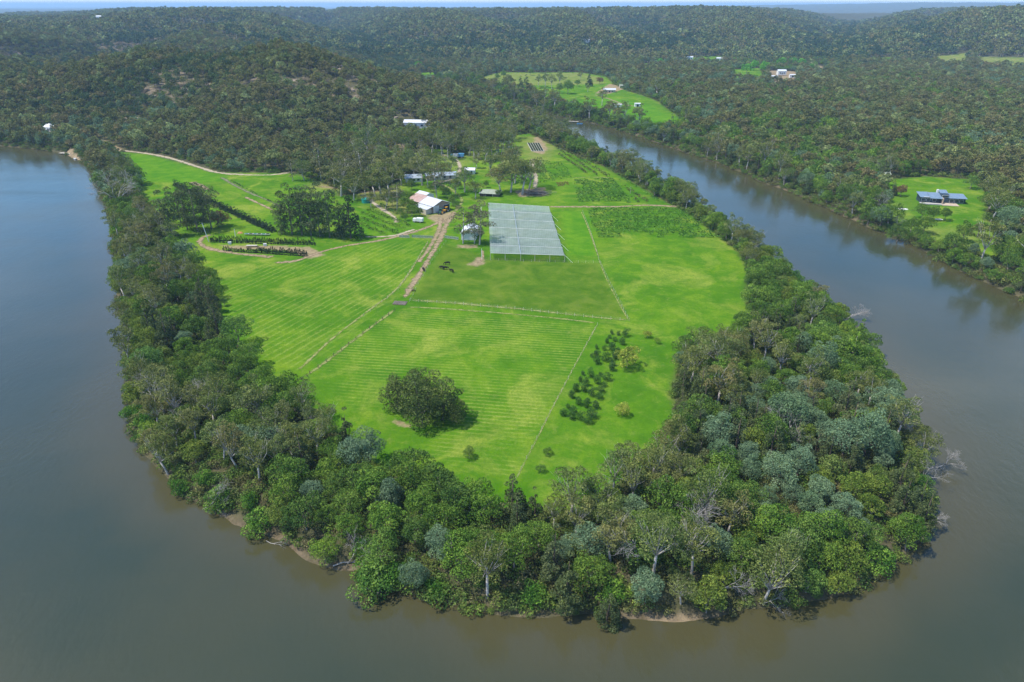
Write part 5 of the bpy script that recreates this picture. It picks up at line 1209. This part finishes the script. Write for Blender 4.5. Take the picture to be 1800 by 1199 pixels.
for i in range(2):
    for j in range(6):
        n = 8; V, F = [], []
        for a_ in range(n + 1):
            for b_ in range(n + 1):
                p = bil(us_[i] + (us_[i + 1] - us_[i]) * a_ / n, vs_[j] + (vs_[j + 1] - vs_[j]) * b_ / n)
                sag = -.75 * math.sin(math.pi * b_ / n) * (.7 + .3 * math.sin(math.pi * a_ / n)) - .12 * math.sin(a_ * 2.1 + j)
                V.append((p.x, p.y, p.z + sag))
        for a_ in range(n):
            for b_ in range(n): q = a_ * (n + 1) + b_; F.append((q, q + n + 1, q + n + 2, q + 1))
        me = mesh_np("net_panel", V, F, None, True); me.materials.append(net_m); link(bpy.data.objects.new("net_panel", me), nc)
for v in vs_: mb = MB(); mb.tube([bil(t, v) + Vector((0, 0, .08)) for t in (0, .41, 1)], .11, 5); mb.build("cable", M['poly'], nc)
mb = MB(); mb.tube([bil(.41, v) + Vector((0, 0, .1)) for v in vs_], .16, 5); mb.build("ridge_cable", M['bluepaint'] if False else M['roof_grey'], nc)
for uu in (0, .2, .41, .6, .8, 1.0):
    for v in (0, .18, .36, .54, .72, .87, 1.0):
        if v in (0, 1.0) or uu in (0, .41, 1.0):
            p = bil(uu, v); mb = MB(); mb.tube([(p.x, p.y, -.6), (p.x, p.y, p.z + .15)], .12, 6); mb.build("post", M['post'], nc)
for v in (.2, .4, .6, .8, 1.0):
    p = bil(1.0, v); mb = MB(); mb.tube([p, (p.x + 3.6, p.y - 1.0, 0)], .06, 4); mb.build("guy_wire", M['whitepost'], nc)

# ------------------------------------------------------------------ fences, poles, gates
def fence(pts, label, spacing=3.6, h=1.25, post='post', r=.06, wires=3):
    P = [GT(*q) for q in pts]; o = root("wire_fence", P[0], label, "fence"); base = P[0]; prev = None; tops = []
    for a, b in zip(P[:-1], P[1:]):
        n = max(1, round((b - a).length / spacing))
        for i in range(n + (b is P[-1])):
            q = a.lerp(b, i / n); q.z = H(q.x, q.y); l = q - base; mb = MB(); mb.tube([(l.x, l.y, -.3), (l.x, l.y, h)], r, 5); mb.build("post", M[post], o); tops.append(l)
    for k in range(wires): mb = MB(); mb.tube([(t.x + .1, t.y, h * (k + 1) / wires - .1 + (t.z)) for t in tops], .008, 3); mb.build("wire", M['wire'], o)
fence([(720, 530), (800, 535), (905, 544), (1010, 556), (1106, 565)], "white post fence along the foot of the olive paddock")
fence([(848, 457), (920, 460), (990, 462), (1056, 463)], "white post fence just below the net canopy")
fence([(1052, 457), (1070, 495), (1106, 565)], "fence down the right side of the olive paddock", post='post')
fence([(1050, 572), (1010, 645), (960, 740), (906, 846)], "long fence down the right side of the near field", 4.5, post='post')
fence([(694, 547), (650, 578), (600, 616), (530, 668)], "dark post fence along the upper left of the near field", 4.5, post='timberdark', r=.11)
fence([(752, 428), (728, 466), (700, 510), (640, 556)], "fence along the edge of the left mown field", 4.5, post='post')
fence([(1024, 372), (1038, 408), (1052, 455)], "fence between the net canopy strip and the crop block", 5, post='post')
fence([(784, 426), (760, 458), (735, 500), (722, 528)], "fence beside the main dirt track", 5, post='post')
mg = NT('mesh_weave'); d_ = mg.n("BsdfDiffuse", Color=(.30, .34, .32, 1)); t_ = mg.n("BsdfTransparent"); mm = mg.n("MixShader", Fac=.5); mg.t.links.new(d_.outputs[0], mm.inputs[1]); mg.t.links.new(t_.outputs[0], mm.inputs[2]); mg.done(mm)
for i, (a, b) in enumerate((((702, 418), (720, 419)), ((724, 418), (762, 420)), ((782, 419), (806, 422)))):
    a, b = GT(*a), GT(*b); o = root("mesh_gate", a, ("short mesh gate left of the main dirt track", "long mesh gate left of the main dirt track", "mesh gate right of the main dirt track")[i], "gate", None, face(a, b)); L_ = (b - a).length
    mb = MB(); [mb.tube([(0, 0, z), (L_, 0, z)], .05, 5) for z in (.25, 1.5)]; [mb.tube([(x, 0, 0), (x, 0, 1.5)], .06, 5) for x in np.linspace(0, L_, 4)]; mb.build("gate_frame", M['wire'], o)
    mb = MB(); mb.box((L_ / 2, 0, .85), (L_ - .1, .03, 1.2)); mb.build("mesh", mg.m, o)
p = GT(703, 533); o = root("cattle_grid", p, "grey steel cattle grid where the tracks meet", "cattle grid", None, R(-8)); mb = MB(); mb.box((0, 0, .05), (5.4, 3.6, .22)); mb.build("pit_slab", M['timberdark'], o)
for i in range(8): mb = MB(); mb.box((0, -1.5 + i * .43, .22), (5.2, .14, .12)); mb.build("rail", M['bark_grey'], o)
def pole(px, py, hpx, label, mat='bark_grey', arm=True, r=.15, lean=0.0):
    p = GT(px, py); hm = hpx * mpp(p) / math.cos(math.atan2(CAM_H - p[2], p[1])); o = root("power_pole" if arm else "white_post", p, label, "pole", None, .3); o.rotation_euler.y = lean
    mb = MB(); mb.tube([(0, 0, -.6), (0, 0, hm)], [r, r * .7], 7); mb.build("pole", M[mat], o)
    if arm:
        mb = MB(); mb.box((0, 0, hm - .7), (2.2, .12, .14)); ca = mb.build("crossarm", M['timberdark'], o)
        for x in (-.9, 0.001, .9): mb = MB(); mb.tube([(x, 0, hm - .63), (x, 0, hm - .38)], [.06, .04], 6); mb.build("insulator", M['white'], ca)
    else: mb = MB(); mb.tube([(0, 0, hm), (0, 0, hm + .12)], [r * .8, r * .3], 7); mb.build("cap", M['wire'], o)
pole(833, 290, 28, "tall pale power pole above the small white roof", 'post'); pole(749, 281, 12, "power pole on the upper lawn", 'bark_dark'); pole(792, 328, 24, "dark power pole beside the long house drive", 'bark_dark')
pole(704, 345, 22, "dark power pole left of the barn", 'bark_dark'); pole(1508, 318, 26, "grey power pole in the woods left of the river lawn", 'post'); pole(1108, 340, 12, "short pole at the right end of the crop blocks", 'post'); pole(948, 306, 12, "pole beside the bare strip of the upper crop block", 'post')
pole(367, 425, 33, "tall white post leaning at the left end of the pot rows", 'whitepost', False, .22, R(-8)); pole(414, 416, 13, "short white post behind the pot rows", 'whitepost', False, .22); pole(847, 455, 18, "white post beside the bare cattle pad", 'whitepost', False, .14)

# ------------------------------------------------------------------ vehicles, boats, jetties, small things
def wheels(o, xs, ys, r, w):
    for x in xs:
        for y in ys:
            mb = MB(); mb.disc((x, y, r), r, w); t = mb.build("wheel", M['tyre'], o); mb = MB(); mb.disc((x, y, r), r * .5, w + .06); mb.build("rim", M['poly'], t)
def box(o, name, mat, c, d, taper=1.0, par=None): mb = MB(); mb.box(c, d, 0, taper); return mb.build(name, M[mat], par or o)
def tractor(px, py, mat, label, rz):
    o = root("tractor", GT(px, py), label, "tractor", None, rz)
    box(o, "body", mat, (0, .9, 1.25), (1.0, 2.6, .9), .92); box(o, "cab", 'glass', (0, -.8, 2.0), (1.5, 1.5, 1.5), .86); box(o, "cab_roof", mat, (0, -.8, 2.85), (1.6, 1.7, .16)); box(o, "mudguards", mat, (0, -.9, 1.55), (2.2, 1.5, .14)); wheels(o, (-.95, .95), (-.9,), .85, .45); wheels(o, (-.8, .8), (1.7,), .5, .35)
    return o
t_ = tractor(783, 373, 'yellow', "yellow loader tractor parked at the barn door", R(150)); box(t_, "loader_arm", 'yellow', (0, 2.9, 1.3), (1.3, 2.2, .25)); box(t_, "bucket", 'yellow', (0, 4.2, .75), (2.4, 1.0, .9), .8)
tractor(775, 376, 'greenpaint', "dark green tractor left of the yellow loader", R(170))
def truck(px, py, label, rz, body, load, name="truck", s=1.0):
    o = root(name, GT(px, py), label, "truck", None, rz); o.scale = (s, s, s)
    box(o, "chassis", 'dark', (0, 0, .7), (1.7, 5.6, .3)); box(o, "cab", body, (0, 1.9, 1.5), (1.9, 1.7, 1.5), .88); box(o, "windscreen", 'glass', (0, 2.55, 1.8), (1.6, .5, .6), .85); box(o, "load_box", load, (0, -1.1, 1.7), (2.0, 3.6, 1.8)); wheels(o, (-.85, .85), (1.8, -1.6), .45, .3)
truck(735, 391, "white farm truck parked at the end of the bush rows", R(75), 'white', 'white'); truck(808, 277, "blue and white truck under the upper trees", R(80), 'white', 'bluepaint', s=1.25); truck(799, 277, "pale blue truck left of the blue and white one", R(60), 'bluepaint', 'poly', s=1.15)
p = GT(643, 356); o = root("water_tank", p, "round teal water tank beside the pale track", "water tank"); mb = MB(); mb.tube([(0, 0, -.2), (0, 0, 2.4)], 2.4, 22); mb.build("tank", M['teal'], o); mb = MB(); mb.tube([(0, 0, 2.4), (0, 0, 3.0)], [2.5, .5], 22); mb.build("lid", M['teal'], o); mb = MB(); mb.tube([(2.3, 0, .3), (3.4, 0, .1)], .12, 6); mb.build("pipe", M['poly'], o)
# pot row odds and ends
for i in range(6):
    p = GT(434 + i * 7.4, 413.2 + i * .15); o = root("seedling_bench", p, f"pale seedling bench behind the pot rows, {ORD(i + 1).replace('nearest', 'from the left')}".replace(", from", ", first from"), "bench", "pale benches behind the pot rows"); box(o, "tray", 'poly', (0, 0, .75), (2.1, 1.6, .12)); box(o, "seedlings", 'pot' if i % 2 else 'greenpaint', (0, 0, .87), (1.8, 1.3, .1), .9)
    for x in (-.9, .9):
        for y in (-.6, .6): box(o, "leg", 'wire', (x, y, .34), (.08, .08, .7))
p = GT(422, 410); o = root("tarpaulin_heap", p, "orange tarpaulin heap behind the pot rows", "tarpaulin"); mb = MB(); mb.box((0, 0, .3), (2.8, 1.6, .7), 0, .55); mb.build("sheet", M['orange'], o); mb = MB(); mb.tube([(-1.4, -.9, .1), (0, -.5, .68), (1.4, -.9, .1)], .05, 4); mb.build("rope", M['wire'], o)
p = GT(443, 434); o = root("work_table", p, "low timber work table between the pot rows", "table"); box(o, "top", 'post', (0, 0, .75), (5.2, 1.6, .12))
for x in (-2.3, 2.3):
    for y in (-.6, .6): box(o, "leg", 'timberdark', (x, y, .35), (.12, .12, .7))
for px, py, lb in ((404, 429, "white crate at the left of the pot rows"), (466, 432, "pale crate right of the low work table")):
    o = root("crate", GT(px, py), lb, "crate", None, .3); box(o, "box", 'white', (0, 0, .5), (1.5, 1.1, 1.0)); box(o, "lid", 'poly', (0, 0, 1.05), (1.6, 1.2, .1))
for i in range(5):
    a, b = GT(929 + i * 4.2, 251.5), GT(937 + i * 4.2, 266); o = root("seedling_bed", a.lerp(b, .5), f"dark seedling bed at the top of the farm, {ORD(i + 1).replace('nearest', 'from the left')}".replace(", from", ", first from"), "seedling bed", "dark seedling beds at the top of the farm", face(a, b)); L_ = (b - a).length
    box(o, "frame", 'concrete', (0, 0, .1), (L_, 2.4, .3)); box(o, "plants", 'leaf_pot', (0, 0, .4), (L_ - .6, 1.5, .5), .9)
p = GT(942, 341); o = root("brush_heap", p, "dark heap of cut branches right of the gum clump", "brush heap"); g = np.random.default_rng(3)
mb = MB(); [mb.tube([Vector((g.normal() * 4, g.normal() * 2.6, .1 + .8 * g.random())), Vector((g.normal() * 4, g.normal() * 2.6, .4 + 1.4 * g.random()))], .12, 4) for _ in range(70)]; mb.build("branches", M['bark_grey'], o)
cr = lobes_mesh("leaves", [(-2, 0, .3, 3, 2.2, 1.2), (2, .5, .3, 3.4, 2.2, 1.0)], 500, .6, 3); cr.materials.append(M['leaf_rust']); link(bpy.data.objects.new("leaves", cr), o)
def jetty(px, py, rz, L_, w, label, mat='post'):
    p = GT(px, py); o = root("jetty", Vector((p.x, p.y, 0)), label, "jetty", None, rz); box(o, "deck", mat, (0, 0, .9), (w, L_, .2))
    for x in (-w / 2 + .2, w / 2 - .2):
        for y in np.linspace(-L_ / 2 + .3, L_ / 2 - .3, 4): mb = MB(); mb.tube([(x, y, -2.5), (x, y, 1.5)], .16, 6); mb.build("pile", M['timberdark'], o)
    return o
jetty(118, 270, R(70), 14, 4.5, "weathered timber jetty at the corner of the left bay"); jetty(140, 275, R(40), 16, 2.2, "long narrow plank walkway right of the bay jetty"); jetty(1008, 215, R(75), 11, 3, "small timber landing on the far bank of the river")
def boat(px, py, rz, L_, mat, label):
    p = GT(px, py); o = root("boat", Vector((p.x, p.y, 0)), label, "boat", None, rz); mb = MB(); w = L_ * .17
    ring = lambda z, k: [(-w * k, -L_ / 2 * k, z), (w * k, -L_ / 2 * k, z), (w * k, L_ * .15, z), (0, L_ / 2 * (.6 + .4 * k), z + .1), (-w * k, L_ * .15, z)]
    lo, hi, inn, fl = ring(-.2, .75), ring(.75, 1.0), ring(.75, .85), ring(.25, .8)
    mb.add(lo + hi + inn + fl, [(4, 3, 2, 1, 0)] + [(i, (i + 1) % 5, 5 + (i + 1) % 5, 5 + i) for i in range(5)] + [(5 + i, 5 + (i + 1) % 5, 10 + (i + 1) % 5, 10 + i) for i in range(5)] + [(10 + i, 10 + (i + 1) % 5, 15 + (i + 1) % 5, 15 + i) for i in range(5)] + [(15, 16, 17, 18, 19)])
    mb.build("hull", M[mat], o); box(o, "seat", 'post', (0, -L_ * .08, .6), (w * 1.6, .35, .08)); box(o, "outboard", 'dark', (0, -L_ / 2 - .15, .7), (.35, .4, .8), .8)
boat(1019, 218, R(70), 6.5, 'bluepaint', "light blue boat moored at the far landing"); boat(132, 280, R(50), 5, 'white', "small white boat below the bay jetty")
for px, py, lb, s in ((1586, 368, "white upturned dinghy on the river lawn", 1.0), (1650, 386, "small white boat under the lawn tree", .7)):
    o = root("dinghy", GT(px, py), lb, "boat", None, R(80)); o.scale = (s, s, s); mb = MB(); n = 9; V = []
    for i in range(n):
        t = i / (n - 1); w = 1.3 * math.sin(math.pi * (.12 + .78 * t)); z = .75 * math.sin(math.pi * (.15 + .7 * t)); V += [(-w, -3 + 6 * t, 0), (-w * .7, -3 + 6 * t, z * .8), (0, -3 + 6 * t, z), (w * .7, -3 + 6 * t, z * .8), (w, -3 + 6 * t, 0)]
    mb.add(V, [(i * 5 + j, i * 5 + j + 1, i * 5 + j + 6, i * 5 + j + 5) for i in range(n - 1) for j in range(4)]); mb.build("hull", M['white'], o, True); box(o, "keel", 'wire', (0, 0, .74), (.1, 4.6, .12))

# ------------------------------------------------------------------ cattle: one skinned body each
def cow_mesh():
    J = [((0, -.95, 1.18), .33), ((0, -.3, 1.12), .40), ((0, .45, 1.14), .38), ((0, .85, 1.12), .25), ((0, 1.22, .80), .17), ((0, 1.45, .46), .15), ((0, 1.62, .22), .095),
         ((.22, -.92, .85), .17), ((.22, -1.02, .48), .085), ((.22, -.95, .02), .065), ((-.22, -.92, .85), .17), ((-.22, -1.02, .48), .085), ((-.22, -.90, .02), .065),
         ((.2, .58, .8), .15), ((.2, .60, .42), .075), ((.2, .56, .02), .06), ((-.2, .58, .8), .15), ((-.2, .66, .42), .075), ((-.2, .74, .02), .06),
         ((0, -1.3, 1.1), .05), ((0, -1.36, .6), .04), ((.28, 1.34, .68), .04), ((-.28, 1.34, .68), .04)]
    E = [(0, 1), (1, 2), (2, 3), (3, 4), (4, 5), (5, 6), (0, 7), (7, 8), (8, 9), (0, 10), (10, 11), (11, 12), (2, 13), (13, 14), (14, 15), (2, 16), (16, 17), (17, 18), (0, 19), (19, 20), (5, 21), (5, 22)]
    me = bpy.data.meshes.new("cow_cage"); me.from_pydata([j[0] for j in J], E, []); o = link(bpy.data.objects.new("cow_cage", me))
    o.modifiers.new("skin", 'SKIN'); o.modifiers.new("sub", 'SUBSURF').levels = 1
    for i, v in enumerate(me.skin_vertices[0].data): v.radius = (J[i][1], J[i][1]); v.use_root = i == 1
    dg = bpy.context.evaluated_depsgraph_get(); dg.update(); out = bpy.data.meshes.new_from_object(o.evaluated_get(dg)); out.name = "cow"
    bpy.data.objects.remove(o); out.materials.clear(); out.materials.append(M['hide']); out.polygons.foreach_set("use_smooth", [True] * len(out.polygons)); return out
cm = cow_mesh()
for px, py, rz, lb in ((786, 465.5, 95, "black cow grazing highest in the olive paddock"), (777, 473, 60, "black cow grazing at the left of the paddock group"), (783, 474, 280, "black cow in the middle of the paddock group"), (794, 478.5, 40, "black cow grazing at the lower right of the group"), (744.5, 476, 20, "black cow standing by the main dirt track"), (727, 513, 80, "small black calf on the dirt track below")):
    p = GT(px, py); o = bpy.data.objects.new("cow", cm); link(o); o.location = p; o.rotation_euler.z = R(rz); s = .7 if 'calf' in lb else 1.12; o.scale = (s, s, s); tag(o, lb, "cow", "black cattle in the paddock")
# sandstone showing through the hillside woods
g = np.random.default_rng(12); RV, RF = [], []
for _ in range(700):
    x, y = g.uniform(-520, 60), g.uniform(560, 1150)
    v_ = float(fbm(np.array([x]), np.array([y * 1.6]), 90, 4, 71)[0]); d_ = -float(sdist(np.array([x]), np.array([y]), VALLEY)[0])
    if v_ < .2 or d_ < 40: continue
    z = H(x, y); n = len(RV); sx, sy, sz = g.uniform(1.5, 5), g.uniform(1, 2.5), g.uniform(.8, 2.4); a = g.uniform(-.5, .5)
    for zz, k in ((-.6, 1), (sz * .7, .95), (sz, .6)):
        for j in range(7): t = 2 * math.pi * j / 7; u, w = sx * k * math.cos(t) * g.uniform(.75, 1.1), sy * k * math.sin(t) * g.uniform(.75, 1.1); RV.append((x + u * math.cos(a) - w * math.sin(a), y + u * math.sin(a) + w * math.cos(a), z + zz))
    for l in range(2):
        for j in range(7): RF.append((n + l * 7 + j, n + l * 7 + (j + 1) % 7, n + l * 7 + 7 + (j + 1) % 7, n + l * 7 + 7 + j))
    RF.append(tuple(n + 14 + j for j in range(7)))
me = bpy.data.meshes.new("sandstone_ledges"); me.from_pydata(RV, [], RF); me.materials.append(M['rock']); tag(link(bpy.data.objects.new("sandstone_ledges", me)), "pale sandstone ledges showing through the hillside woods", "rock", None, 'stuff')

# ------------------------------------------------------------------ haze: one closed box of even air round everything below the sky
def build_haze():
    mb = MB(); mb.box((0, 29000, 95), (400000, 64000, 210))
    m = NT('thin_haze'); v = m.n("VolumePrincipled"); v.inputs['Color'].default_value = (.46, .70, 1.0, 1); v.inputs['Density'].default_value = 8.4e-5
    m.t.links.new(v.outputs[0], m.out.inputs['Volume'])
    o = mb.build("haze", m.m); tag(o, "thin blue haze lying over the valley", "haze", None, 'stuff')
build_haze()
